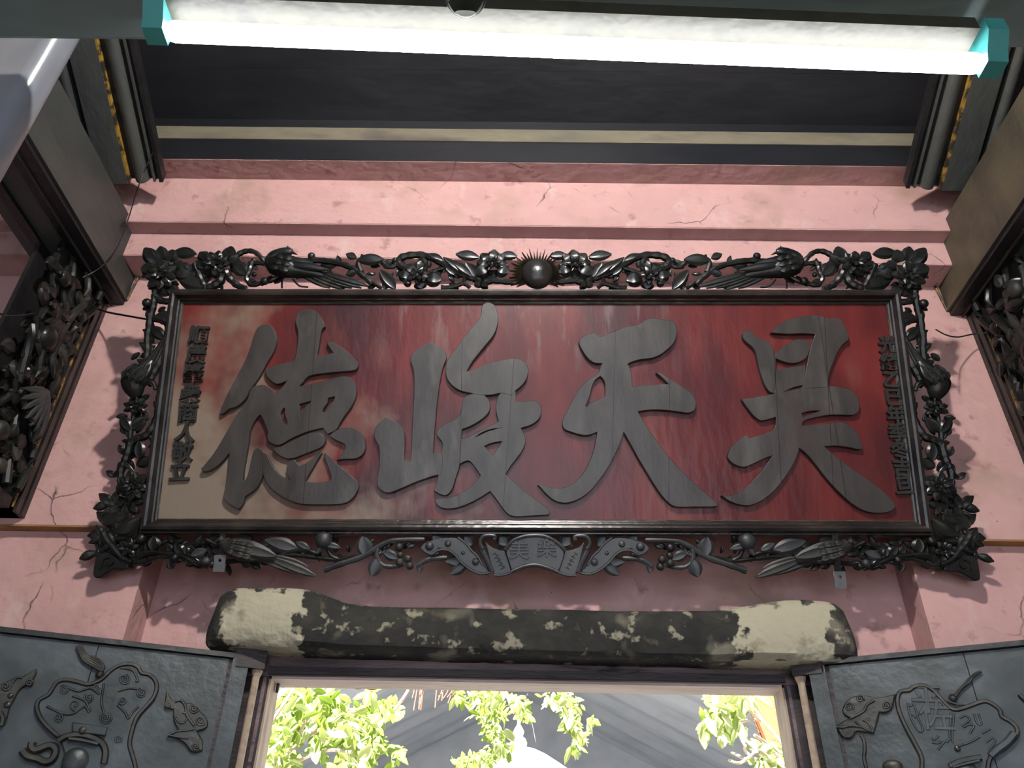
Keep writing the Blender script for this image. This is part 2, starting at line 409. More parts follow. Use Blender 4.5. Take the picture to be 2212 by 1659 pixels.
wf.box((-3.3, Ya, z604), (3.4, 2.9, zB)); wf.box((-3.3, Yb, zB), (3.4, 2.9, zC)); wf.box((-3.3, Yc+.02, zC), (3.4, 2.9, zD-.03))
struct(wf.build('wall_front', M['pink'], smooth=False), 'pink plastered wall around and above the doorway')
for k, (y0, y1, z) in enumerate(((Ya, YU, z604), (Yb, Ya, zB), (Yc, Yb, zC))):
    struct(MB().box((-3.3, y0+.002, z-.004), (3.4, y1-.001, z+.001)).build('trim_%d' % (k+1), M['pink'], smooth=False), 'pink underside of a cornice step')
for k, (x0, x1) in enumerate(((-3.3, XL-.002), (XR+.002, 3.4))):
    struct(MB().box((x0, YU+.001, ZL-.006), (x1, YL+.003, ZL+.001)).build('trim_%d' % (k+4), M['ochre'], smooth=False), 'ochre painted ledge strip on the wall')
# dark wall-plate beam with a dusty tan top edge, and the sloping roof boards
SL = R(25)
struct(MB().box((-3.3, Yc, zC-.002), (3.4, Yc+.14, zD+.16)).build('trim_6', M['ceil'], smooth=False), 'blue-black wall plate above the pink cornice')
zt = onY(800, 281, Yc).z
tb = MB(); tb.prism([(-3.3, Yc-.004, zD-.004), (-3.3, Yc-.010, zt), (-3.3, Yc+.06, zt+.02), (-3.3, Yc+.06, zD-.004)], (6.7, 0, 0))
struct(tb.build('trim_7', M['tan'], smooth=False), 'dusty tan strip along the wall plate')
yb0, zb0 = Yc+.12, zt+.005
def slope_z(y): return zb0 + (yb0-y)*math.tan(SL)
cl = empty('ceiling'); struct(cl, 'sloping soot-dark roof boards')
nb = 14
for k in range(nb):                                   # boards run across, up the slope
    y1 = yb0 - k*.30; y0 = y1 - .2995
    MB().prism([(-3.3, y0, slope_z(y0)), (-3.3, y1, slope_z(y1)), (-3.3, y1, slope_z(y1)+.03), (-3.3, y0, slope_z(y0)+.03)], (6.7,0,0)).build('roof_board', M['ceil'], cl, smooth=False)
yr = yb0 - nb*.30
MB().prism([(-3.3, yb0+.8, slope_z(yb0+.8)+.05), (-3.3, yr, slope_z(yr)+.05), (-3.3, yr, slope_z(yr)+.1), (-3.3, yb0+.8, slope_z(yb0+.8)+.1)], (6.7,0,0)).build('roof_covering', M['ceil'], cl, smooth=False)
struct(MB().box((-3.3, -5.2, slope_z(yr)+.05), (3.4, yr+.05, slope_z(yr)+.12)).build('ceiling_rear', M['ceil'], smooth=False), 'dark roof behind the viewer')
struct(MB().box((-3.4, -5.2, 0), (-3.3, 2.9, 7.2)).build('wall_left', M['roomwall'], smooth=False), 'dim plaster wall on the left')
struct(MB().box((3.4, -5.2, 0), (3.5, 2.9, 7.2)).build('wall_right', M['roomwall'], smooth=False), 'dim plaster wall on the right')
wbk = MB(); wbk.box((-3.3, -5.2, 0), (-2.2, -5.1, 7)); wbk.box((2.2, -5.2, 0), (3.4, -5.1, 7)); wbk.box((-2.2, -5.2, 3.4), (2.2, -5.1, 7))
struct(wbk.build('wall_back', M['roomwall'], smooth=False), 'wall behind the viewer with a wide opening added to let in fill light')
struct(MB().box((-3.4, -5.2, -.1), (3.5, 2.9, 0)).build('floor', M['floor'], smooth=False), 'worn tiled floor')
struct(MB().box((-20, 2.9, -.12), (20, 40, -.02)).build('ground', M['stone'], smooth=False), 'pale courtyard paving')

# ================================================================== RAFTERS AND TIE BEAMS
def rafter(px, sgn, label, grp):
    """moulded sloping rafter: its inner lower edge starts at photo point px in front of the wall plate"""
    y1 = Yc-.012; y0 = -1.2
    a0 = onY(*px, y1)
    e = empty('rafter', (a0.x, y1, a0.z+.10)); tag(e, label, 'beam', grp)
    up_ = -.055
    def bar(name, a, b, n0, n1, m, rnd=False):
        xa, xb = sgn*a, sgn*b
        if rnd:
            c = (xa+xb)/2; r = abs(xb-xa)/2; prof = [(c+r*math.cos(math.pi*k/8), n0-(n0-n1)*math.sin(math.pi*k/8)) for k in range(9)]
            prof += [(c-r, up_), (c+r, up_)]
        else: prof = [(xa, n1), (xb, n1), (xb, up_), (xa, up_)]
        ring = [(p[0], 0, p[1]) for p in prof]
        return MB().prism(ring, (0, y0-y1, (y1-y0)*math.tan(SL))).build(name, m, e, smooth=rnd)
    bar('fillet', 0, .014, 0, -.100, M['beam_dark'])
    bar('groove_board', .013, .030, 0, -.080, M['beam_dark'])
    bar('bead', .029, .037, 0, -.098, M['beam'])
    bar('groove_board', .036, .056, 0, -.078, M['beam_dark'])
    bar('round_moulding', .054, .110, -.075, -.108, M['beam'], True)
    bar('groove_board', .108, .126, 0, -.08, M['beam_dark'])
    bar('gilt_edge', .125, .133, 0, -.108, M['gold'])
    bar('plank', .132, .235, 0, -.110, M['beam'])
    bar('groove_board', .234, .258, 0, -.085, M['beam_dark'])
    bar('bead', .256, .300, -.08, -.116, M['beam'], True)
    bar('groove_board', .298, .34, 0, -.09, M['beam_dark'])
    return e
xr_l = onY(352, 392, Yc-.012).x; xr_r = onY(1957, 405, Yc-.012).x
rafter((352, 394), -1, 'grooved sloping rafter above the left end of the pink cornice', 'moulded rafters')
rafter((1957, 407), 1, 'grooved sloping rafter above the right end of the pink cornice', 'moulded rafters')
def tie_beam(p_bot, p_top, sgn, m, label):
    a = onY(*p_bot, YU); X = a.x; zb = a.z; zt_ = onX(*p_top, X).z
    e = empty('tie_beam', (X, YU, zb)); tag(e, label, 'beam', 'tie beams running into the wall')
    L = -3.2
    MB().box((0 if sgn > 0 else -.26, L, .0), (.26 if sgn > 0 else 0, -.002, zt_-zb)).build('beam_body', m, e, smooth=False)
    # hanging mouldings under the beam: edge bead, two black fillets, a flat strip
    def strip(name, a0, a1, z0, z1, mm): MB().box((min(sgn*a0, sgn*a1), L, z0), (max(sgn*a0, sgn*a1), -.002, z1)).build(name, mm, e, smooth=False)
    strip('edge_bead', -.006, .006, -.004, .014, m)
    strip('fillet', .004, .046, -.022, .001, M['beam_dark'])
    strip('bead', .046, .053, -.028, .001, m)
    strip('fillet', .053, .085, -.020, .001, M['beam_dark'])
    strip('soffit_board', .085, .165, -.012, .001, M['beam'])
    strip('fillet', .165, .20, -.026, .001, M['beam_dark'])
    return e, X, zb
tl, XTL, ZTL = tie_beam((273, 650), (262, 432), -1, M['beam'], 'smooth grey tie beam at the upper left, running into the wall')
tr_, XTR, ZTR = tie_beam((2047, 673), (2062, 440), 1, M['beam_warm'], 'brown stained tie beam at the upper right, running into the wall')
# worn yellow paint edge where each beam meets the wall
for e, sg in ((tl, 1), (tr_, -1)):
    MB().tube([(sg*.004, -.006, .0), (sg*.016, -.006, .12), (sg*.016, -.006, .20), (sg*.006, -.006, .26)], .005, 6).build('yellow_edge', M['gold'], e)
# knob ornament on the left beam
# ================================================================== LAMP BEAM, COLUMN
ta = depth(362, 68, 1.20); tb_ = depth(2118, 138, 1.20)
tax = (tb_-ta).normalized()
lamp = empty('fluorescent_lamp', ta); tag(lamp, 'long white lit fluorescent tube on a cream batten across the top', 'lamp')
lt = tb_-ta
tube_pts = [tax*s for s in (0, .003, .010, lt.length-.010, lt.length-.003, lt.length)]
MB().tube(tube_pts, [.009, .0135, .0155, .0155, .0135, .009], 24).build('glass_tube', M['tube'], lamp)
side = tax.cross(Vector((0,0,1))).normalized(); upv = side.cross(tax).normalized()
def lbox(name, s0, s1, a0, a1, b0, b1, m):
    pts = [side*a + upv*b for a, b in ((a0,b0),(a1,b0),(a1,b1),(a0,b1))]
    return MB().prism([p + tax*s0 for p in pts], tax*(s1-s0)).build(name, m, lamp, smooth=False)
# side points toward the wall or viewer; keep the batten a little on the viewer's side of the tube
sv = -1 if side.y > 0 else 1
lbox('batten', .0, lt.length-.012, sv*.002, sv*.040, .026, .054, M['batten'])
for s0, s1 in ((-.030, .0), (lt.length, lt.length+.030)):
    pts = [side*(sv*a)+upv*b for a, b in ((-.014,-.014),(.014,-.014),(.021,.0),(.040,.026),(.040,.054),(-.010,.054),(-.014,.02))]
    MB().prism([p+tax*s0 for p in pts], tax*(s1-s0)).build('lamp_holder', M['teal'], lamp, smooth=False)
MB().tube([tax*.33+upv*-.0145, tax*.33+upv*-.0195], [.006,.002], 8).build('drip', M['tube'], lamp)
MB().tube([tax*.447+upv*-.0145, tax*.447+upv*-.0185], [.005,.002], 8).build('drip', M['tube'], lamp)
bz = max(ta.z, tb_.z) + .058
yfar = onZ(1100, 100, bz).y
cb = MB()
ring = [(-3.3, .42, bz-.0), (-3.3, yfar-.01, bz+.0), (-3.3, yfar, bz+.01), (-3.3, yfar, bz+.10), (-3.3, .42, bz+.10)]
tag(cb.prism(ring, (6.7, 0, 0)).build('cross_beam', M['crossbeam'], smooth=False), 'dim grey-green beam across the top that carries the fluorescent lamp', 'beam')
# bulb
bc = depth(1006, -12, 1.13)
bulb = empty('glass_bulb', bc); tag(bulb, 'clear unlit glass bulb at the top edge above the tube', 'bulb')
MB().ball((0,0,0), .030, 24, 14).build('glass', M['glass'], bulb)
MB().tube([(0,0,.026), (0,0,.055)], [.011,.010], 14).build('cap', M['iron'], bulb)
MB().tube([(.004,0,.025), (.007,.003,-.006), (-.007,.003,-.006), (-.004,0,.025)], .001, 6).build('filament', M['iron'], bulb)
MB().tube([(0,0,.053), (0,0,max(.06,bz-bc.z))], .002, 6).build('cord', M['wire'], bulb)
# the main lamp of the bay hangs from the roof, above and a little behind the picture's top edge
M['lit'] = plain_emit('lit_lamp_glass', (1.0, .965, .91), LAMP_STRENGTH)
pb0 = Vector((.05, .0, 4.06))
pend = empty('pendant_lamp', pb0); tag(pend, 'lit globe lamp hanging on a cord from the roof above the viewer', 'lamp')
MB().ball((0,0,0), .046, 20, 12).build('globe', M['lit'], pend)
MB().tube([(0,0,.043), (0,0,.12)], [.026,.020], 16).build('cap', M['iron'], pend)
MB().tube([(0,0,.115), (0,0,slope_z(pb0.y)-pb0.z-.002)], .004, 6).build('cord', M['wire'], pend)
# square column with rounded corners at the upper left
ar = depth(78, 150, 1.36)
colm = empty('column', (ar.x, ar.y, 0)); tag(colm, 'grey-blue glossy square column with rounded corners at the upper left corner', 'column')
def rrect(x0, x1, y0, y1, r, n=8):
    out = []
    for cx, cy, a0 in ((x1-r, y0+r, -90), (x1-r, y1-r, 0), (x0+r, y1-r, 90), (x0+r, y0+r, 180)):
        out += [(cx+r*math.cos(R(a0+90*k/n)), cy+r*math.sin(R(a0+90*k/n))) for k in range(n+1)]
    return out
MB().prism([(x, y, .2) for x, y in rrect(-.26, .012, -.012, .050, .024)], (0, 0, 6.2)).build('shaft', M['column'], colm)
MB().prism([(x, y, 0) for x, y in rrect(-.31, .06, -.06, .10, .03)], (0, 0, .2)).build('base', M['stone'], colm)

# ================================================================== PLAQUE
TAU = R(19.4)
Bp = onY(1158, 1157, 2.35)
_n = Vector((0, -math.cos(TAU), -math.sin(TAU)))
PL0 = Plane(Bp, (1,0,0), (0, -math.sin(TAU), math.cos(TAU)))
qa, qb = PL0.loc(304, 1155), PL0.loc(2012, 1160)
ud = (PL0.u*(qb.x-qa.x) + PL0.v*(qb.y-qa.y)).normalized()
mid = (qa+qb)/2
PQ = Plane(Bp + PL0.u*mid.x + PL0.v*mid.y, ud, _n.cross(ud))
plaque = empty('plaque', matrix=PQ.mat())
tag(plaque, 'dark red plaque with four big grey Chinese characters and a black openwork carved border', 'plaque')
P = PQ.loc
HW = (P(2012,1160).x - P(304,1155).x)/2          # half width of the moulded frame
HH = P(1174, 628).y                               # its height
CX = .0
# (the boards show no joints: one lacquered face)
MB().box((-HW+.02, .02, -.03), (HW-.02, HH-.02, .0)).build('board', M['board'], plaque, smooth=False)
# mitred frame bars
prof = [(0, -.034), (0, .012), (.004, .020), (.008, .020), (.010, .026), (.014, .034), (.022, .037), (.029, .034), (.033, .026), (.035, .016), (.040, .014), (.042, .007), (.047, .005), (.048, .0), (.048, -.034)]
cor = [(-HW, 0), (HW, 0), (HW, HH), (-HW, HH)]; inw = [(1,1), (-1,1), (-1,-1), (1,-1)]
for k in range(4):
    j = (k+1) % 4; v = []
    for (c, iw) in ((cor[k], inw[k]), (cor[j], inw[j])):
        for d, w in prof: v.append((c[0]+iw[0]*d, c[1]+iw[1]*d, w))
    n = len(prof)
    f = [(i, (i+1)%n, n+(i+1)%n, n+i) for i in range(n)] + [tuple(range(n-1,-1,-1)), tuple(range(n, 2*n))]
    MB().add(v, f).build('frame_bar', M['frame'], plaque)
for k in range(4):                                   # thin worn gilt fillet inside the frame
    j = (k+1) % 4; d = .0485
    a = (cor[k][0]+inw[k][0]*d, cor[k][1]+inw[k][1]*d, .003); b = (cor[j][0]+inw[j][0]*d, cor[j][1]+inw[j][1]*d, .003)
    MB().tube([a, b], .0018, 6).build('gilt_fillet', M['gilt_dull'], plaque)

# ---- the four large characters, cut from thick board
Z1 = zz(300, 620, 3.073); Z2 = zz(780, 620, 3.072); Z3 = zz(1140, 660, 3.317); Z4 = zz(1540, 640, 3.071)
TH = .018
CH = {
 'de': (Z1, [
  [[(850,237),(885,260),(912,320),(915,370),(890,440),(850,500),(820,560),(770,640),(730,690),(715,735),(680,770),(640,800),(600,805),(575,830),(545,845),(538,820),(550,790),(590,700),(650,590),(700,500),(740,400),(765,310),(790,260)]],
  [[(770,655),(830,645),(865,670),(900,700),(890,760),(840,810),(805,845),(780,870),(750,920),(735,960),(725,1050),(700,1180),(690,1260),(692,1300),(720,1260),(740,1170),(760,1080),(790,1065),(815,1090),(818,1200),(822,1240),(810,1290),(780,1340),(720,1380),(700,1390),(695,1440),(660,1475),(620,1455),(570,1420),(558,1380),(575,1330),(590,1240),(600,1100),(570,1140),(520,1190),(460,1225),(420,1225),(412,1205),(440,1175),(500,1100),(560,1000),(620,890),(680,800),(725,740),(735,690),(750,665)]],
  [[(1040,210),(1055,165),(1100,145),(1150,145),(1190,170),(1215,210),(1235,262),(1215,275),(1205,310),(1195,400),(1178,460),(1230,455),(1290,435),(1260,395),(1245,370),(1265,360),(1310,375),(1360,410),(1420,460),(1455,500),(1455,535),(1430,555),(1350,560),(1250,570),(1150,582),(1110,600),(1085,640),(1060,658),(1150,645),(1250,620),(1330,592),(1375,590),(1420,615),(1442,650),(1445,710),(1430,760),(1400,810),(1360,860),(1330,910),(1315,945),(1280,965),(1250,975),(1220,935),(1150,950),(1080,975),(1010,1005),(970,1030),(930,1052),(890,1045),(855,1020),(850,990),(858,960),(840,920),(820,870),(800,840),(840,790),(870,720),(930,690),(985,620),(940,640),(910,645),(870,620),(845,590),(838,545),(880,525),(950,505),(1030,490),(1045,440),(1055,370),(1058,290),(1042,250)],
   [(950,810),(970,800),(965,840),(985,890),(985,915),(950,890),(935,850)], [(1060,775),(1140,755),(1130,775),(1105,790),(1080,830),(1065,820),(1075,795)], [(1255,735),(1300,725),(1295,755),(1270,770),(1260,800),(1235,830),(1215,830),(1225,800),(1255,770)]],
  [[(885,1075),(940,1060),(1000,1030),(1080,985),(1160,962),(1200,965),(1235,995),(1240,1030),(1210,1065),(1150,1090),(1080,1115),(1035,1135),(990,1142),(930,1120)]],
  [[(1265,985),(1290,960),(1325,940),(1380,928),(1430,935),(1480,970),(1505,1020),(1505,1080),(1475,1125),(1430,1142),(1370,1140),(1310,1150),(1340,1110),(1370,1070),(1370,1045),(1330,1025),(1290,1010)]],
  [[(815,1100),(850,1105),(870,1160),(910,1220),(960,1265),(1005,1285),(980,1240),(978,1190),(1000,1150),(1035,1140),(1045,1165),(1065,1185),(1110,1170),(1150,1140),(1185,1105),(1215,1095),(1195,1130),(1165,1180),(1130,1240),(1100,1290),(1180,1300),(1265,1290),(1280,1270),(1265,1220),(1240,1150),(1225,1105),(1245,1100),(1300,1160),(1370,1220),(1430,1270),(1460,1305),(1455,1350),(1420,1400),(1370,1440),(1250,1445),(1120,1445),(1040,1435),(960,1400),(880,1345),(840,1290),(818,1230)]]]),
 'jun': (Z2, [
  [[(335,445),(370,410),(430,380),(455,362),(480,375),(520,395),(550,415),(568,450),(565,485),(548,515),(535,570),(520,650),(505,760),(495,870),(485,1000),(478,1105),(540,1095),(545,1150),(530,1245),(490,1250),(430,1270),(360,1295),(280,1330),(200,1365),(165,1367),(125,1345),(103,1310),(110,1250),(122,1180),(122,1100),(118,1050),(90,1010),(85,970),(100,920),(135,885),(165,860),(185,870),(230,895),(270,930),(290,965),(292,1040),(285,1150),(330,1155),(335,1060),(340,900),(350,760),(352,640),(352,560),(335,510),(327,475)]],
  [[(800,125),(825,100),(870,105),(900,140),(912,190),(905,260),(880,320),(840,370),(790,430),(740,490),(700,560),(760,545),(830,510),(900,490),(980,475),(1040,475),(1085,495),(1110,530),(1108,580),(1090,630),(1050,670),(1020,690),(1000,720),(930,700),(880,715),(830,718),(780,715),(720,702),(660,690),(610,660),(575,620),(558,570),(565,500),(590,460),(640,390),(700,310),(760,240),(800,180),(798,150)]],
  [[(672,760),(672,945),(660,1080),(655,1190),(630,1260),(610,1330),(590,1365),(560,1387),(520,1375),(482,1350),(500,1310),(520,1200),(530,1100),(545,1035),(505,990),(497,965),(520,935),(560,905),(620,885),(655,850),(668,800)]],
  [[(668,750),(690,725),(735,705),(800,702),(840,735),(857,770),(855,820),(830,855),(770,900),(710,930),(666,945)]],
  [[(930,690),(1025,680),(1028,760),(1090,760),(1140,750),(1180,765),(1197,800),(1195,850),(1170,890),(1120,920),(1060,935),(1080,970),(1095,1020),(1080,1070),(1040,1130),(990,1190),(962,1240),(1000,1280),(1080,1350),(1160,1410),(1230,1460),(1255,1490),(1250,1510),(1200,1515),(1100,1520),(1030,1525),(980,1515),(940,1470),(900,1410),(855,1355),(790,1400),(700,1445),(620,1470),(550,1472),(510,1455),(488,1420),(495,1405),(560,1405),(640,1380),(720,1330),(780,1270),(792,1250),(760,1200),(720,1150),(690,1155),(645,1180),(645,1010),(720,990),(790,950),(860,920),(912,890),(900,850),(892,790),(900,740)],
   [(818,1055),(860,1035),(935,1022),(920,1050),(890,1090),(870,1118),(845,1085)], [(752,998),(800,965),(860,942),(922,935),(860,950),(800,975)]]]),
 'tian': (Z3, [
  [[(370,240),(410,210),(480,192),(500,215),(520,225),(570,205),(630,180),(700,150),(800,138),(840,100),(900,85),(940,95),(980,100),(1040,110),(1068,140),(1072,190),(1060,250),(1020,300),(950,355),(880,380),(800,385),(740,405),(715,418),(735,450),(748,500),(748,580),(820,570),(900,568),(1010,562),(960,510),(920,480),(935,472),(1000,510),(1080,565),(1160,610),(1200,660),(1210,710),(1195,755),(1150,772),(1080,760),(960,745),(850,748),(790,760),(820,810),(870,890),(930,980),(1000,1070),(1080,1160),(1170,1250),(1260,1330),(1340,1400),(1365,1435),(1340,1442),(1200,1442),(1060,1445),(1020,1425),(970,1375),(910,1290),(850,1190),(790,1090),(730,980),(688,905),(670,970),(630,1060),(590,1140),(530,1230),(460,1320),(400,1370),(330,1405),(260,1418),(190,1400),(130,1350),(90,1300),(70,1285),(95,1282),(150,1300),(230,1310),(310,1290),(370,1240),(430,1150),(470,1050),(490,960),(498,905),(440,930),(380,928),(310,905),(262,890),(245,850),(255,800),(290,740),(330,660),(370,590),(430,530),(490,500),(515,470),(520,440),(535,412),(480,415),(430,380),(390,320),(365,270)],
   [(520,505),(545,530),(555,570),(555,650),(520,665),(470,690),(440,700),(425,728),(415,715),(440,670),(455,600),(475,540)]]]),
 'hao': (Z4, [
  [[(385,240),(420,200),(480,160),(560,135),(640,125),(700,125),(780,150),(810,140),(850,150),(870,190),(900,245),(905,290),(870,310),(840,345),(815,400),(790,460),(770,510),(765,600),(690,610),(610,610),(610,520),(625,450),(640,370),(665,290),(680,250),(600,245),(500,250),(430,245)]],
  [[(195,250),(205,228),(240,222),(270,245),(285,270),(330,285),(370,305),(400,340),(418,380),(418,490),(418,560),(410,645),(375,635),(345,590),(320,520),(300,450),(285,370),(265,335),(225,305),(200,280)]],
  [[(415,380),(460,340),(520,300),(580,278),(625,290),(645,320),(645,360),(620,410),(570,440),(520,445),(460,430),(415,410)]],
  [[(413,490),(500,470),(614,455),(614,595),(690,598),(765,592),(850,600),(920,620),(960,660),(975,710),(970,770),(930,790),(850,785),(780,785),(720,795),(650,810),(595,830),(592,858),(660,850),(760,845),(830,830),(890,840),(950,890),(990,960),(995,1010),(970,1018),(900,1000),(820,990),(740,995),(800,1050),(880,1110),(980,1180),(1080,1250),(1160,1320),(1210,1370),(1215,1400),(1180,1430),(1100,1440),(1020,1430),(940,1390),(870,1330),(800,1260),(740,1190),(680,1110),(630,1050),(575,1005),(560,1060),(520,1140),(460,1230),(390,1310),(320,1360),(250,1390),(180,1385),(110,1360),(70,1330),(55,1320),(110,1325),(180,1300),(250,1245),(310,1180),(360,1110),(395,1055),(330,1080),(270,1110),(210,1137),(150,1120),(110,1090),(95,1060),(115,1010),(160,960),(210,920),(230,920),(240,940),(320,920),(415,885),(420,800),(350,822),(310,825),(260,780),(215,720),(190,680),(250,675),(330,660),(410,645)],
   [(475,632),(540,600),(600,590),(595,605),(530,620)], [(590,775),(650,760),(720,757),(660,775),(595,800)]]]),
}
JOINT = {'de': [(1183,150,1085,1500)], 'jun': [(665,690,655,1170), (1015,480,940,1500)], 'tian': [(630,185,603,1110), (1020,130,1010,1430)], 'hao': [(700,125,760,520), (403,340,455,1240), (765,600,800,1260)]}
CHLAB = {'de': 'leftmost big character with stacked strokes', 'jun': 'second big character from the left', 'tian': 'third big character with two long sweeping legs', 'hao': 'rightmost big character'}
for key, (zf, polys) in CH.items():
    ms = []
    for i, loops in enumerate(polys):
        ll = []
        for lp in loops:
            pts = [P(*zf(x, y), TH) for x, y in lp]
            ll.append(chaikin(pts, 2))
        ms.append(slab_mesh(ll, TH - .0003*i, .0014))
    me = join_meshes('character', ms)
    m2 = M['letter'].copy(); m2.name = 'lettering_' + key
    for (x0, y0, x1, y1) in JOINT[key]:
        a = P(*zf(x0, y0), TH); b = P(*zf(x1, y1), TH); sl = (b.x-a.x)/(b.y-a.y)
        def fn(nt, a=a, sl=sl):
            xyz, vec = obj_xyz(nt)
            e = math_node(nt, 'SUBTRACT', xyz[0], math_node(nt, 'MULTIPLY_ADD', xyz[1], sl, a.x-sl*a.y))
            e = math_node(nt, 'ABSOLUTE', e)
            r = math_node(nt, 'MULTIPLY_ADD', e, -1/.0012, 1.6, True)
            return r
        overlay(m2, (.012,.006,.006), fn)
    link('character', me, m2, plaque, label=CHLAB[key])
# ---- small relief inscriptions down both sides
def column_text(chars, p0, p1, size, lab):
    n = len(chars)
    for i, c in enumerate(chars):
        s = i/(n-1); q = P(p0[0]+(p1[0]-p0[0])*s, p0[1]+(p1[1]-p0[1])*s)
        try:
            me = text_mesh(c, size, .011, .0016)
            if len(me.polygons) < 4: raise RuntimeError
        except Exception:
            me = MB().ball((0,0,.004), size*.35, 8, 5, (1,1,.3)).mesh('c')
        o = link('inscription_character', me, M['carve_dust'], plaque, loc=(q.x, q.y, 0.0), rot=(0,0,R(random.uniform(-4,4))), scale=(1.0, 1.02, 1))
column_text('光緒乙巳年季冬吉旦', (1915, 748), (1951, 1052), .060, 'right')
column_text('順廣肇衆商人敬立', (431, 728), (390, 1022), .066, 'left')

# ---- carved openwork border: everything is given for the left half and mirrored
ZA = zz(280, 500, 4.254); ZBm = zz(760, 500, 4.254); ZE = zz(180, 1120, 3.95); ZF = zz(700, 1120, 2.765)
ZS1 = zz(250, 500, 8.295); ZS2 = zz(240, 680, 8.295); ZS3 = zz(210, 860, 8.295); ZS4 = zz(200, 1040, 7.54)
PXS = (P(1200, 900).x - P(1100, 900).x)/100.          # metres per photo pixel on the plaque
def mir(p, s): return Vector((p.x*s, p.y, p.z))
CV = M['carve']
def vine(zf, pts, r, w=.012, m=CV, r1=None, s=(1,-1)):
    for sg in s:
        path = smooth_path([mir(P(*zf(x, y), w + (q[0] if q else 0)), sg) for (x, y, *q) in pts], 5)
        n = len(path); ra = 1.25*r*PXS; rb = 1.25*(r1 if r1 else r*.75)*PXS
        rr = [(ra+(rb-ra)*i/(n-1))*(1+.10*math.sin(i*1.7)) for i in range(n)]
        MB().tube(path, rr, 8).build('vine', m, plaque)
def leaf(zf, b, t, width, w=.018, arch=.14, cup=.30, bend=.0, m=CV, s=(1,-1), blunt=.85, name='leaf', thick=.007):
    sc = 1./(zf(1,0)[0]-zf(0,0)[0])
    for sg in s:
        B = mir(P(*zf(*b), w), sg); T = mir(P(*zf(*t), w), sg)
        leaf_mb(B, T, 1.35*width/sc*PXS, arch, cup, thick, blunt, 6, bend*sg).build(name, m, plaque)
def bud(zf, c, r, w=.018, m=CV, s=(1,-1), name='bud'):
    sc = 1./(zf(1,0)[0]-zf(0,0)[0])
    for sg in s:
        C_ = mir(P(*zf(*c), w), sg); MB().ball(C_, r/sc*PXS, 12, 8, (1,1,.8)).build(name, m, plaque)
_pet = {}
def petal_mesh(kind, m):
    k = (kind, m.name)
    if k not in _pet:
        if kind == 'round': mb = leaf_mb((0,0,0), (1,0,.10), .72, .35, .55, .10, .55, 5)
        elif kind == 'point': mb = leaf_mb((0,0,0), (1,0,.12), .50, .30, .5, .10, .9, 5)
        else: mb = leaf_mb((0,0,0), (1,0,.55), .70, .45, .7, .10, .6, 5)
        me = mb.mesh('petal'); me.materials.append(m); _pet[k] = me
    return _pet[k]
def flower(zf, c, r, w=.02, layers=((9, 1., 0, 'round'), (8, .74, .16, 'round'), (6, .5, .30, 'cup'), (4, .3, .4, 'cup')), m=CV, s=(1,-1), squash=1., seed=0, parent=None, plane=None, core=True, name='flower', flip=False):
    sc = 1./(zf(1,0)[0]-zf(0,0)[0]); rnd = random.Random(seed+int(c[0]))
    LP = (plane or PQ).loc
    for sg in s:
        C_ = mir(LP(*zf(*c), w), sg); rad = 1.15*r/sc*PXS
        o = MB().ball((0,0,.1), .34, 12, 7, (1,1,.9)).build(name, m, parent or plaque, loc=C_, scale=(rad, rad*squash, rad*.8))
        for (n, l, h, kd) in layers:
            a0 = rnd.random()*6
            for i in range(n):
                a = a0 + 2*math.pi*i/n + rnd.uniform(-.13,.13); q = l*rnd.uniform(.9,1.08)
                link('petal', petal_mesh(kd, m), m, o, loc=(.08*math.cos(a), .08*math.sin(a), h*.7), rot=(rnd.uniform(-.3,.3), -h*1.1+rnd.uniform(-.12,.12), a), scale=q)
    return None
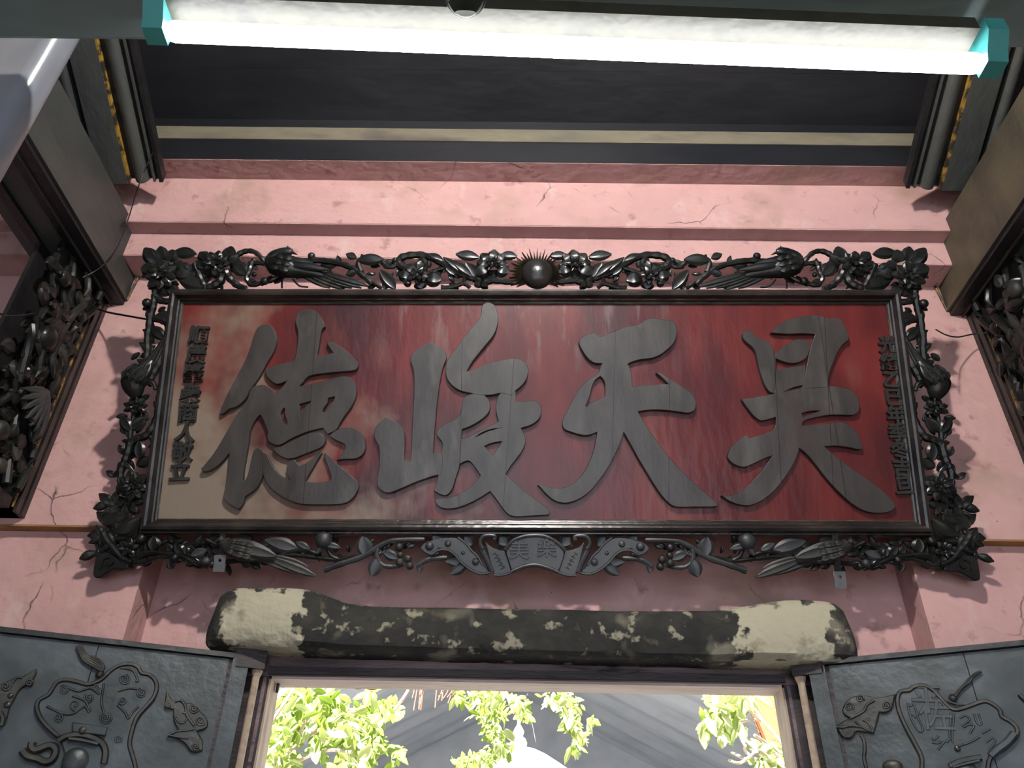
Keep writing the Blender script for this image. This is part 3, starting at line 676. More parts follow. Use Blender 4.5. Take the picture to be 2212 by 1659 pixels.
def bird(zf, spine, rad, wings, tail, head, crest=None, legs=(), w=.022, m=CV, s=(1,-1)):
    """spine: body centre line from rump to head (photo points); rad in photo px"""
    for sg in s:
        pp = smooth_path([mir(P(*zf(x, y), w + (q[0] if q else 0)), sg) for (x, y, *q) in spine], 4)
        n = len(pp); rr = []
        for i in range(n):
            t = i/(n-1)*(len(rad)-1); a = int(t); b = min(a+1, len(rad)-1); rr.append(1.25*(rad[a]+(rad[b]-rad[a])*(t-a))*PXS)
        body = MB().tube(pp, rr, 12, flat=.75).build('bird', m, plaque)
        B = mir(P(*zf(*head[0]), w+.012), sg); T = mir(P(*zf(*head[1]), w+.012), sg)
        MB().tube([B, B.lerp(T,.5), T], [4*PXS, 2.6*PXS, .6*PXS], 8).build('beak', m, body)
        if crest:
            for k in range(3):
                c0 = mir(P(*zf(*crest[0]), w+.012), sg); c1 = mir(P(*zf(crest[1][0]+k*18-18, crest[1][1]+abs(k-1)*14), w+.014), sg)
                leaf_mb(c0, c1, 6*PXS, .2, .3, .004).build('crest_feather', m, body)
        sc = 1./(zf(1,0)[0]-zf(0,0)[0])
        for (b, t, wd) in wings:
            leaf_mb(mir(P(*zf(*b), w+.030), sg), mir(P(*zf(*t), w+.020), sg), 1.35*wd/sc*PXS, .10, .25, .006, .7).build('wing_feather', m, body)
        for (b, t, wd) in tail:
            leaf_mb(mir(P(*zf(*b), w+.006), sg), mir(P(*zf(*t), w-.002), sg), 1.35*wd/sc*PXS, .05, .30, .007, .6, 7).build('tail_feather', m, body)
        # small scale feathers over the shoulder
        for r_ in range(4):
            i0 = int(n*(.34+.09*r_)); ax_ = (pp[max(0,i0-2)]-pp[i0]).normalized(); sd_v = Vector((0,0,1)).cross(ax_).normalized()
            for q_ in (-.55, 0, .55):
                b_ = pp[i0] + sd_v*rr[i0]*q_ + Vector((0,0,rr[i0]*.78)); leaf_mb(b_, b_ + ax_*rr[i0]*.75, rr[i0]*.62, .3, .4, .003, .5, 4).build('scale_feather', m, body)
        for lg in legs:
            MB().tube(smooth_path([mir(P(*zf(x, y), w), sg) for x, y in lg], 3), 2.2*PXS, 6).build('leg', m, body)

# top edge ------------------------------------------------------------
flower(ZA, (290,400), 125, .030, seed=1)
for b, t, wd in (((250,350),(105,330),150), ((240,300),(135,150),110), ((290,260),(280,135),100), ((350,270),(400,165),110), ((400,330),(480,270),90), ((420,400),(560,380),120), ((300,480),(240,560),100), ((360,500),(410,575),100), ((270,470),(180,500),90)):
    leaf(ZA, b, t, wd, .018, .3, .5, blunt=.55)
leaf(ZA, (450,430), (710,500), 130, .016); leaf(ZA, (400,190), (610,200), 95, .012); leaf(ZA, (520,430), (590,330), 120, .014)
flower(ZA, (780,290), 118, .028, seed=2, squash=.85)
for b, t, wd in (((880,260),(935,135),100), ((900,290),(1000,230),90), ((700,330),(600,280),100), ((770,360),(665,365),70), ((700,250),(640,190),90)):
    leaf(ZA, b, t, wd, .022, .35, .5, blunt=.5)
vine(ZA, [(880,360),(930,440),(1000,500),(1070,525)], 7.5); vine(ZA, [(850,400),(830,460),(760,505),(700,515)], 9)
vine(ZA, [(970,240),(1020,200),(1090,178),(1160,195),(1225,260),(1260,320)], 5.5)
vine(ZA, [(1150,260),(1120,300),(1100,370),(1075,430),(1115,488),(1190,480),(1290,455),(1390,400)], 5.5)
vine(ZA, [(1090,300),(1180,290),(1250,300)], 5); leaf(ZA, (960,290), (1075,400), 110, .02); bud(ZA, (1145,395), 26); bud(ZA, (1240,455), 42)
vine(ZA, [(600,300),(650,420),(690,500)], 7)
bird(ZA, [(1780,400),(1600,360,.004),(1450,330,.010),(1340,300,.010),(1310,250,.008),(1360,205,.010),(1440,185,.014),(1490,190,.014)], [7, 15, 21, 20, 12, 9, 8.5, 6],
     [((1380,290),(1830,350),55), ((1380,330),(1620,365),60), ((1370,260),(1700,300),70), ((1400,250),(1560,260),60), ((1480,300),(1780,330),50)],
     [((1600,380),(1950,525),48), ((1640,380),(2040,515),48), ((1680,375),(2130,515),46), ((1720,370),(2200,500),44), ((1580,400),(1840,515),46)],
     ((1480,185),(1545,215)), ((1440,180),(1455,130)), legs=([(1420,400),(1400,460),(1400,520)], [(1500,440),(1560,500),(1640,510)]))
vine(ZA, [(1600,280),(1700,265),(1850,280),(1980,310),(2080,360),(2170,430),(2230,490)], 6.5); bud(ZA, (1670,225), 38)
leaf(ZA, (1900,300), (1760,290), 90, .012); leaf(ZA, (2090,360), (1985,400), 60, .02)
vine(ZBm, [(0,330),(80,380),(170,450),(270,520)], 5); vine(ZBm, [(85,375),(58,300),(80,262),(140,245),(210,240)], 5.5)
leaf(ZBm, (50,260), (295,255), 95, .02); leaf(ZBm, (40,240), (-55,205), 60, .02); leaf(ZBm, (395,522), (255,355), 95, .022); leaf(ZBm, (300,530),(330,430), 60, .016)
vine(ZBm, [(280,280),(330,325),(395,315),(398,268)], 5); bud(ZBm, (396,262), 27)
vine(ZBm, [(500,345),(440,310),(440,255),(520,222),(650,218),(760,255),(860,315),(960,375),(1060,412),(1140,440)], 7.5, r1=6)
leaf(ZBm, (840,265), (690,205), 60, .022); leaf(ZBm, (1040,390), (840,235), 62, .024); leaf(ZBm, (1100,410), (915,262), 66, .026); leaf(ZBm, (1135,415), (1045,285), 90, .024); leaf(ZBm, (945,395), (865,335), 55, .022)
vine(ZBm, [(640,250),(670,300),(660,360)], 8); vine(ZBm, [(690,385),(760,360),(850,335)], 4)
flower(ZBm, (600,405), 80, .030, ((5,1.,0,'round'),(5,.7,.2,'cup'),(4,.4,.35,'cup')), seed=3)
for b, t, wd in (((580,370),(500,305),110), ((620,350),(650,265),100), ((530,410),(430,390),100), ((680,420),(820,440),130), ((620,450),(640,520),100), ((540,450),(470,470),80)):
    leaf(ZBm, b, t, wd, .022, .35, .5, blunt=.5)
vine(ZBm, [(820,515),(900,515),(970,495),(1030,480),(1085,515)], 5); vine(ZBm, [(990,400),(1035,420),(1020,480)], 4.5); vine(ZBm, [(1130,430),(1165,460),(1150,510)], 8)
for b, t, wd in (((1290,300),(1310,165),100), ((1270,290),(1190,200),95), ((1320,290),(1400,210),95), ((1260,310),(1150,270),90), ((1330,310),(1430,300),90), ((1260,330),(1130,390),130), ((1330,330),(1440,370),120)):
    leaf(ZBm, b, t, wd, .026, .35, .5, blunt=.55)
flower(ZBm, (1290,300), 70, .036, ((6,1.,.1,'point'),(5,.7,.3,'cup')), seed=4)
leaf(ZBm, (1165,235), (955,205), 85, .016); leaf(ZBm, (1370,215), (1520,225), 75, .014)
vine(ZBm, [(1215,520),(1230,475),(1290,452),(1400,460),(1490,470)], 7); vine(ZBm, [(1290,370),(1290,420),(1260,455)], 9)
# sun disc with rays
sc_ = P(*ZBm(1705,390), .02); rs = 36*PXS
sd_ = MB().ball(sc_, rs, 32, 16, (1,1,.62)).build('sun_disc', M['frame'], plaque, label='polished dark round boss')
for k in range(44):
    a = 2*math.pi*k/44; rl = (66 if k % 2 else 57)*PXS
    if sc_.y + rl*math.sin(a) < HH - .002: continue
    d = Vector((math.cos(a), math.sin(a), 0)); q = Vector((-d.y, d.x, 0))
    b0 = sc_ + d*rs*.9; b1 = sc_ + d*rl; wd = 3.6*PXS; zt2 = Vector((0,0,.012)); zb2 = Vector((0,0,-.016))
    MB().add([b0+q*wd+zb2, b0-q*wd+zb2, b1+zb2*.6, b0+zt2, b1-d*.004+zt2*.2], [(0,1,2),(0,3,1),(0,2,4,3),(1,3,4,2)]).build('ray', M['ray'], sd_, smooth=False)

# sides ---------------------------------------------------------------
vine(ZS1, [(720,1050),(700,1180),(680,1320),(645,1480),(612,1659)], 7); vine(ZS2, [(705,0),(690,200),(655,400),(660,600),(640,760),(600,900)], 7.5)
bud(ZS1, (555,1280), 88); vine(ZS1, [(690,1150),(820,1240),(960,1250),(1060,1210)], 7)
leaf(ZS1, (680,1540), (1040,1480), 150, .016); leaf(ZS1, (640,1060),(1000,1090), 160, .014)
leaf(ZS2, (720,210), (965,450), 170, .016); leaf(ZS2, (660,300), (560,262), 55, .012); vine(ZS2, [(760,60),(950,120),(1020,200),(1010,320),(960,450),(860,590),(740,760)], 6.5)
vine(ZS2, [(1010,880),(965,1100),(900,1300),(850,1480),(860,1659)], 6)
bird(ZS2, [(720,820),(600,980,.004),(480,1120,.008),(400,1220,.010),(430,1370,.010),(460,1480,.008)], [9, 15, 21, 22, 16, 8],
     [((400,1120),(640,860),110), ((380,1160),(430,920),80), ((500,1180),(700,880),110), ((430,1150),(540,880),90)],
     [((620,950),(800,650),90), ((660,960),(900,560),90), ((700,960),(960,430),80), ((580,930),(700,720),80)],
     ((460,1480),(470,1560)))
vine(ZS2, [(640,1190),(760,1230),(800,1340)], 5); vine(ZS2, [(870,870),(760,1050),(700,1180)], 8)
flower(ZS3, (690,150), 190, .024, ((7,1.,0,'round'),(6,.72,.2,'round'),(4,.45,.35,'cup')), seed=5, squash=.7)
leaf(ZS3, (590,580), (420,330), 160, .020); leaf(ZS3, (590,570), (860,330), 190, .018); vine(ZS3, [(590,800),(600,600),(640,400),(660,250)], 5)
vine(ZS3, [(590,800),(750,715),(900,650),(1040,430),(1090,230),(1060,60)], 8); leaf(ZS3, (745,770), (745,1100), 175, .024)
vine(ZS3, [(600,780),(545,1000),(490,1150),(430,1280),(420,1420)], 8); leaf(ZS3, (500,1150),(350,1280), 130, .018); leaf(ZS3, (450,1130), (650,1310), 60, .022); leaf(ZS3, (480,640),(440,480), 90, .01); vine(ZS3, [(960,680),(1000,800),(940,900)], 5)
leaf(ZS3, (700,1200), (950,1080), 170, .012); leaf(ZS3, (420,1380), (430,1560), 120, .02); leaf(ZS3, (860,400),(900,300), 60, .02)
flower(ZS3, (630,1560), 210, .026, seed=6); leaf(ZS3, (500,1560), (330,1620), 150, .016); leaf(ZS3, (760,1500), (900,1380), 150, .016)
leaf(ZS4, (560,200), (600,285), 110, .022); leaf(ZS4, (740,180), (830,110), 90, .018); leaf(ZS4, (420,260),(290,260), 150, .012); leaf(ZS4, (600,300),(800,330), 150, .008); leaf(ZS4, (400,330),(290,400), 120, .01)
leaf(ZS4, (360,830), (770,580), 210, .024, bend=-.12); leaf(ZS4, (360,560), (150,690), 230, .018); leaf(ZS4, (300,480),(420,420), 160, .014); leaf(ZS4, (330,620),(560,560), 150, .016)
vine(ZS4, [(170,820),(240,960),(340,1075),(480,1240),(640,1320)], 6, .022); bud(ZS4, (245,790), 36); leaf(ZS4, (380,930), (660,830), 150, .018); leaf(ZS4, (560,900),(720,800),120,.016); bud(ZS4, (785,935), 82, .022)
flower(ZS4, (570,1100), 140, .018, ((6,1.,0,'round'),(5,.7,.2,'cup')), seed=7)
leaf(ZS4, (970,1120), (990,890), 180, .018); vine(ZS4, [(660,1280),(760,1210),(900,1160),(1100,1165),(1280,1215)], 5.5); bud(ZS4, (1330,1245), 76, .022); leaf(ZS4, (1250,1290), (1290,1430), 110, .016)
leaf(ZS4, (1460,1180),(1340,1030), 140, .016); leaf(ZS4, (210,760),(180,980), 130, .01); leaf(ZS4, (170,900),(330,860), 120, .012)
for sg in (1, -1):                                   # scroll-cut corner blocks
    ring = chaikin([(mir(P(*ZS4(x, y), 0), sg)) for x, y in ((60,1545),(75,1400),(110,1220),(200,1165),(340,1165),(480,1260),(640,1320),(650,1420),(560,1450),(420,1440),(300,1490),(170,1580),(110,1580))], 2)
    if sg < 0: ring = ring[::-1]
    link('corner_block', slab_mesh([ring], .036, .004, -.012), CV, plaque)
    MB().tube(smooth_path([mir(P(*ZS4(x, y), .026), sg) for x, y in ((140,1420),(170,1270),(290,1230),(330,1310),(270,1360),(220,1330))], 4), .004, 6).build('scroll', CV, plaque)

# bottom edge ----------------------------------------------------------
MG = M['carve_grey']
leaf(ZE, (920,315), (1050,270), 60, .02, m=MG); leaf(ZE, (830,300), (780,215), 70, .016); leaf(ZE, (860,300), (930,230), 60, .016); leaf(ZE, (880,310),(870,240), 50, .018)
vine(ZE, [(620,290),(740,310),(850,300),(930,330),(1060,420)], 4); bud(ZE, (1045,365), 36, m=MG); bud(ZE, (1095,390), 30); leaf(ZE, (900,330),(1000,400), 60, .016)
bird(ZE, [(1640,345),(1500,300,.004),(1360,265,.008),(1260,240,.008),(1210,210,.010),(1200,190,.012)], [8, 15, 19, 15, 9, 7],
     [((1260,225),(1640,320),95), ((1250,265),(1500,345),80), ((1300,215),(1560,280),80)],
     [((1520,350),(1870,470),50), ((1570,330),(1980,490),60), ((1600,320),(1910,410),50)],
     ((1205,190),(1250,160)), ((1190,190),(1170,150)), m=M['carve_dust'])
leaf(ZE, (1830,265), (1550,180), 95, .014, m=MG); leaf(ZE, (1930,262), (1815,200), 45, .02, m=MG); vine(ZE, [(1680,325),(1780,282),(1900,275),(2000,300)], 4.5)
bud(ZE, (2050,185), 72, .022, m=MG); leaf(ZE, (2040,215), (2195,250), 42, .026, m=MG); leaf(ZE, (2050,215), (1985,305), 42, .026, m=MG); vine(ZE, [(2080,240),(2110,310),(2180,345),(2290,330),(2400,310)], 4)
leaf(ZE, (1180,200),(1080,160), 60, .012); leaf(ZE, (1440,170),(1330,150), 60, .01); vine(ZE, [(1050,180),(1150,230),(1220,250)], 4)
vine(ZE, [(420,372),(560,300),(800,312),(1000,385),(1250,365),(1550,352),(1750,312),(1960,330),(2150,352),(2290,345)], 4.5)
vine(ZE, [(330,330),(480,380),(640,330),(760,330)], 4.5)
vine(ZF, [(0,305),(100,270),(240,222),(330,165),(420,130),(600,125)], 5.5, m=MG)
leaf(ZF, (245,222), (230,105), 75, .018, m=MG); vine(ZF, [(318,175),(318,235),(360,282),(430,285),(480,272)], 4.5, m=MG); leaf(ZF, (325,235), (285,345), 65, .018, m=MG)
for c in ((450,170,26), (455,217,20), (452,262,25), (500,240,25), (512,282,24)): bud(ZF, c[:2], c[2], .016, m=M['carve_dust'], name='berry')
leaf(ZF, (355,200), (440,240), 46, .016, m=MG); vine(ZF, [(560,285),(620,245),(735,232)], 5, m=MG); leaf(ZF, (572,255), (572,325), 30, .016, m=MG)
leaf(ZF, (870,260),(725,255), 60, .012, m=MG); leaf(ZF, (850,265),(755,335), 50, .014, m=MG); leaf(ZF, (1090,160),(1050,110), 70, .004, m=MG); leaf(ZF, (880,160),(840,110), 60, .004, m=MG); leaf(ZF,(700,150),(650,105),60,.004,m=MG)
def slab(zf, pts, h, z0, m, name, s=(1,), label=None, bev=.003):
    out = []
    for sg in s:
        ring = [mir(P(*zf(x, y), z0+h), sg) for x, y in pts]
        if sg < 0: ring = ring[::-1]
        out.append(link(name, slab_mesh([chaikin(ring, 2)], h, bev, z0), m, plaque, label=label))
    return out
# curled scroll wings and the fan shaped cartouche
for o in slab(ZF, [(573,175),(600,140),(650,128),(700,112),(800,112),(850,150),(880,190),(915,222),(940,270),(995,322),(930,332),(870,302),(820,262),(770,205),(720,182),(682,178),(688,212),(650,224),(600,210)], .028, -.004, MG, 'scroll_wing', (1,-1)): pass
for sg in (1,-1):
    MB().tube(smooth_path([mir(P(*ZF(x, y), .026), sg) for x, y in ((640,215),(680,190),(720,185),(770,205),(820,262),(880,308),(935,330),(990,322))], 4), .0042, 6).build('scroll_rim', MG, plaque)
    MB().tube(smooth_path([mir(P(*ZF(x, y), .026), sg) for x, y in ((800,112),(850,150),(880,190),(915,222),(945,275))], 4), .0036, 6).build('scroll_rim', MG, plaque)
    for x, y, r in ((740,150,20),(905,258,22),(830,205,12),(630,165,26)):
        MB().ball(mir(P(*ZF(x, y), .024), sg), r/2.765*PXS, 12, 7, (1,1,.7)).build('stud', MG, plaque)
fan = [(1080,188),(1130,132),(1200,106),(1270,100),(1340,113),(1400,150),(1442,192),(1425,260),(1400,322),(1330,292),(1260,277),(1190,287),(1120,317),(1100,250)]
fo = slab(ZF, fan, .034, .002, MG, 'cartouche', label='fan shaped tablet with two small characters')[0]
top_arc = [P(*ZF(x, y), .038) for x, y in fan[:7]]; bot_arc = [P(*ZF(x, y), .038) for x, y in fan[8:13]]
MB().tube(smooth_path(top_arc, 5), .006, 8).build('rim', MG, fo); MB().tube(smooth_path(bot_arc, 5), .006, 8).build('rim', MG, fo)
side_p = [(962,132),(990,165),(1035,185),(1082,190),(1105,260),(1122,318),(1080,335),(1015,337),(985,240)]
for sg in (1,-1):
    so = slab(ZF, side_p, .028, .0, MG, 'side_scroll', (1,) if sg > 0 else (-1,))[0]
    MB().tube(smooth_path([mir(P(*ZF(x, y), .032), sg) for x, y in ((1016,128),(1022,108),(985,100),(945,112),(932,150),(950,180))], 4), [.006]*21, 8).build('hook_curl', MG, so)
    MB().tube(smooth_path([mir(P(*ZF(x, y), .030), sg) for x, y in ((1015,337),(1060,338),(1100,328),(1122,316))], 4), .004, 6).build('rim', MG, so)
    MB().tube(smooth_path([mir(P(*ZF(x, y), .024), sg) for x, y in ((940,180),(970,240),(1005,320))], 4), .009, 8).build('rolled_edge', MG, so)
    for k in range(9):
        q = P(*ZF(1005+k % 2*32+k*6, 215+k*11), .028)
        MB().tube([mir(q, sg), mir(q+Vector((.010*(1-2*(k % 2)), .006, 0)), sg)], .0022, 5).build('scratch_mark', MG, so)
for c, x, y, s_ in (('美', 1165, 195, .062), ('樂', 1330, 185, .062)):
    q = P(*ZF(x, y), .036)
    try: link('inscription_character', text_mesh(c, s_, .005, .0003), MG, fo, loc=q)
    except Exception: pass
# smaller leaves, curls and knots that fill the ground between the main motifs
inf = MB(); rnd_i = random.Random(21)
def fill(n, fx, lmin, lmax, w0=-.004, w1=.010):
    for _ in range(n):
        x, y = fx(rnd_i); a = rnd_i.random()*6.283; l = rnd_i.uniform(lmin, lmax)*PXS; w = rnd_i.uniform(w0, w1)
        for sg in (1, -1):
            q = mir(P(x, y, w), sg); t = q + Vector((l*math.cos(a)*sg, l*math.sin(a), .006))
            if t.y > .004 and t.y < HH-.004 and abs(t.x) < HW-.004: continue
            leaf_mb(q, t, l*rnd_i.uniform(.45,.7), .3, .5, .006, .7, 4, mb=inf)
def lerp(a, b, t): return a+(b-a)*t
fill(70, lambda r: (r.uniform(318, 1085), r.uniform(566, 622)), 16, 30)
def side_fx(r):
    t = r.random(); return (lerp(362, 290, t) - r.uniform(6, lerp(44, 62, t)), lerp(650, 1080, t))
fill(60, side_fx, 14, 28)
def cor_fx(r):
    t = r.random(); return (lerp(300, 262, t) - r.uniform(0, 62), lerp(1070, 1215, t))
fill(70, cor_fx, 20, 40)
fill(70, lambda r: (r.uniform(280, 560), r.uniform(1168, 1222)), 16, 32)
fill(36, lambda r: (r.uniform(560, 900), r.uniform(1166, 1200)), 12, 24)
fo_ = inf.build('carved_infill', M['carve'], plaque); fo_['kind'] = 'stuff'
# iron support tabs
for x, y in ((475, 1217), (1814, 1253)):
    q = P(x, y, .026); hw, hh = 12*PXS, 17*PXS
    ring = [(q.x-hw, q.y-hh), (q.x+hw, q.y-hh), (q.x+hw, q.y+hh), (q.x-hw, q.y+hh)]
    hole = [(q.x+.005*math.cos(a*math.pi/5), q.y+hh*.35+.005*math.sin(a*math.pi/5)) for a in range(10)]
    me = slab_mesh([ring, hole], .004, .0006, .026)
    link('iron_tab', me, M['iron'], plaque)
    MB().box((q.x-hw*.5, q.y+hh*.6, .016), (q.x+hw*.5, .012, .024)).build('iron_strap', M['carve'], plaque, smooth=False)

# ================================================================== CARVED BRACKETS BESIDE THE PLAQUE
def bracket(sg, label):
    """openwork bracket under a tie beam; sg=+1 left one (faces right)"""
    Xf = (XTL - .075) if sg > 0 else (XTR + .075)
    ztop = ZTL - .03
    zbot = 2.725
    e = empty('carved_bracket', (Xf, YU, zbot)); tag(e, label, 'bracket', 'carved brackets under the tie beams')
    hgt = ztop - zbot
    def bx(name, x0, x1, y0, y1, z0, z1, m):
        xa, xb = sorted((-sg*x0, -sg*x1)); return MB().box((xa, y0, z0), (xb, y1, z1)).build(name, m, e, smooth=False)
    bx('stile', .0, .13, -.075, -.002, 0, hgt, M['beam_dark'])
    bx('edge_moulding', -.014, .006, -.024, -.002, 0, hgt, M['frame'])
    bx('edge_moulding', -.010, .006, -.052, -.030, 0, hgt, M['frame'])
    bx('gilt_line', -.004, .004, -.068, -.060, .01, hgt, M['gold'])
    bx('bottom_rail', .0, .13, -.30, -.002, 0, .035, M['beam_dark'])
    bx('back_panel', .085, .10, -.34, -.07, .03, hgt, M['beam_dark'])
    rnd = random.Random(11 if sg > 0 else 12)
    def add(name, mb, m=None): return mb.build(name, m or rnd.choice((M['carve'], M['carve'], M['carve_dust'])), e)
    nrm = Vector((sg, 0, 0))
    def q(y, z, w=0.): return Vector((sg*w, y, z))
    # twisting stems, leaves, tail plumes and round fruit carved in deep relief
    for k in range(4):
        y0 = -.10-.07*k
        path = [q(y0+.03*math.sin(2.2*i+k), .05+i*hgt/7., .0+.02*math.cos(i+k)) for i in range(8)]
        add('stem', MB().tube(smooth_path(path, 4), .014, 8))
    for k in range(90):
        y = -.10-rnd.random()*.24; z = .06+rnd.random()*(hgt-.12); a = rnd.random()*6.28; l = rnd.uniform(.045,.09)
        b = q(y, z, rnd.uniform(-.02,.035)); t = q(min(-.07, y+l*math.cos(a)), z+l*math.sin(a), rnd.uniform(.0,.03))
        add('leaf', leaf_mb(b, t, rnd.uniform(.035,.06), .25, .4, .008, .8, 5, 0, nrm))
    for (y, z, r) in ((-.26, hgt*.60, .045), (-.16, hgt*.34, .025), (-.28, hgt*.18, .032), (-.14, hgt*.82, .024), (-.22, hgt*.08, .026), (-.30, hgt*.86, .032)):
        add('fruit', MB().ball(q(y, z, .02), r, 14, 9, (.7,1,1)))
    for k in range(7):                                # fan of plumes
        a = R(-150 + k*13); b = q(-.15, hgt*.44, .03); t = b + Vector((0, .15*math.cos(a), .15*math.sin(a)))
        t.y = min(t.y, -.075)
        add('plume', leaf_mb(b, t, .024, .15, .4, .008, .7, 6, 0, nrm), M['carve_grey'])
    for k in range(5):
        a = R(200 + k*15); b = q(-.20, hgt*.74, .02); t = b + Vector((0, .12*math.cos(a), .15*math.sin(a)))
        add('plume', leaf_mb(b, t, .03, .15, .4, .008, .7, 6, 0, nrm), M['carve'])
    return e
bracket(1, 'black carved openwork bracket on the wall at the left edge')
bracket(-1, 'black carved openwork bracket on the wall at the right edge')

# ================================================================== CABLES
def cable(name, pts, r, label):
    tag(MB().tube(smooth_path(pts, 6), r, 6).build(name, M['wire']), label, 'cable', 'thin cables tied to the plaque')
pa = PQ.o + PQ.u*P(318,690).x + PQ.v*P(318,690).y
cable('cable', [onX(0, 678, XTL-.09), onX(40, 682, XTL-.06), onY(180, 664, 2.33), onY(240, 676, 2.30), Vector(pa)], .0035, 'thin black cable from the left bracket to the plaque')
pb_ = PQ.o + PQ.u*P(2022,712).x + PQ.v*P(2022,712).y
cable('cable', [Vector(pb_), onY(2045, 724, 2.24), onY(2070, 728, 2.30), onY(2100, 722, 2.33), onX(2135, 718, XTR+.06)], .0025, 'thin black cable from the right bracket to the plaque')
cable('cable', [onX(330, 330, xr_l-.01), onX(300, 400, xr_l-.02), onX(278, 470, XTL+.012), onX(255, 530, XTL+.012), onX(220, 575, XTL+.012), onX(178, 600, XTL-.03)], .002, 'thin grey wire hanging across the left tie beam')

# ================================================================== STONE LINTEL
YLf = 2.37
tops = [(452,1330),(462,1300),(478,1274),(505,1263),(560,1262),(620,1263),(665,1267),(700,1278),(745,1292),(800,1299),(900,1301),(1100,1303),(1300,1307),(1450,1309),(1550,1308),(1620,1301),(1680,1291),(1730,1288),(1785,1291),(1815,1300),(1830,1318),(1842,1345)]
bl, br = onY(448, 1388, YLf), onY(1848, 1425, YLf)
tp = [onY(x, y, YLf) for x, y in tops]
lx = [p.x for p in tp]; lz = [p.z for p in tp]
NX = 110; rows = []
for i in range(NX+1):
    x = lx[0] + (lx[-1]-lx[0])*i/NX
    zt_ = float(np.interp(x, lx, lz)); zb_ = float(np.interp(x, [bl.x, br.x], [bl.z, br.z])) 
    s = min(i, NX-i)/NX; e_ = min(1., s/.012)
    yf = YLf + (1-e_)*.02 + .022*max(0., min(1., (s-.15)/.07))
    sec = []
    for (fy, fz) in ((1, 0), (.35, 0), (.08, .0), (.0, .08), (-.03, .3), (-.03, .6), (.0, .88), (.07, .97), (.16, 1.), (1, 1.)):
        y = yf + (YR+.04-yf)*max(fy, 0) + min(fy, 0)*.3
        z = zb_ + (zt_-zb_)*fz
        d = mnoise.noise(Vector((x*7, z*9, y*9)))*.006 + mnoise.noise(Vector((x*25, z*25, y*20)))*.002
        sec.append((x, y + (d if fy < .5 else 0), z + (d*.7 if fy < .5 else 0)))
    rows.append(sec)
mb = MB(); ns = len(rows[0]); vv = [p for r in rows for p in r]
ff = [(i*ns+k, i*ns+k+1, (i+1)*ns+k+1, (i+1)*ns+k) for i in range(NX) for k in range(ns-1)]
ff += [(i*ns+ns-1, i*ns, (i+1)*ns, (i+1)*ns+ns-1) for i in range(NX)] + [tuple(range(ns)), tuple(NX*ns+k for k in range(ns-1,-1,-1))]
c1 = onY(572, 1330, YLf); c2 = onY(1702, 1362, YLf)
for cc_, hwid in ((c1, .108), (c2, .142)):
    def fpatch(nt, cc_=cc_, hwid=hwid):
        xyz, vec = obj_xyz(nt)
        a = math_node(nt, 'ABSOLUTE', math_node(nt, 'SUBTRACT', xyz[0], cc_.x))
        dx = math_node(nt, 'DIVIDE', a, hwid)
        dz = math_node(nt, 'DIVIDE', math_node(nt, 'ABSOLUTE', math_node(nt, 'SUBTRACT', xyz[2], cc_.z-.004)), .098)
        n = noise_fac(nt, vec, 16, .3, .7)
        mx = math_node(nt, 'MAXIMUM', dx, dz)
        return math_node(nt, 'MULTIPLY_ADD', math_node(nt, 'ADD', mx, math_node(nt, 'MULTIPLY_ADD', n, .75, -.42)), -9, 9.0, True)
    overlay(M['lintel'], (.42,.385,.28), fpatch)
overlay(M['lintel'], (.16,.12,.07), lambda nt: math_node(nt, 'MULTIPLY', noise_fac(nt, obj_xyz(nt)[1], 13, .62, .75), .6))
tag(mb.add(vv, ff).build('stone_lintel', M['lintel']), 'mould-blackened stone lintel with cream plaster on both swollen ends, over the doorway', 'lintel')

# ================================================================== DOOR FRAME AND LEAVES
YF = 2.50
fx0 = onY(580, 1500, YF).x; fx1 = onY(1692, 1500, YF).x
zh0 = onY(1100, 1472, YF).z
ybk = onX(600, 1500, fx0).y
zbkh = zh0
frm = empty('door_frame', (0, YF, 0)); tag(frm, 'dark weathered wooden door frame under the stone lintel', 'door frame')
def fb(name, a, b, m): return MB().box((a[0], a[1]-YF, a[2]), (b[0], b[1]-YF, b[2])).build(name, m, frm, smooth=False)
zl_b = min(bl.z, br.z)
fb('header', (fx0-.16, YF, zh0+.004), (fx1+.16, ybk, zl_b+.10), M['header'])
fb('header_bead', (fx0-.01, YF-.012, zh0+.008), (fx1+.01, YF, zh0+.030), M['jamb'])
fb('header_soffit', (fx0, YF+.002, zh0-.004), (fx1, ybk, zh0+.004), M['header_light'])
for sg, x in ((-1, fx0), (1, fx1)):
    xo = x + sg*.14
    fb('jamb', (min(x+sg*.006, xo), YF, 0), (max(x+sg*.006, xo), ybk, zh0+.004), M['jamb'])
    fb('jamb_reveal', (min(x, x+sg*.006), YF+.002, 0), (max(x, x+sg*.006), ybk, zh0-.004), M['jamb_light'])
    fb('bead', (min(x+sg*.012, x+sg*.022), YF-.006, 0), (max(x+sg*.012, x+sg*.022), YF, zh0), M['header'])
fb('hook', (fx0+.004, YF+.05, zh0-.03), (fx0+.012, YF+.06, zh0-.004), M['wire'])

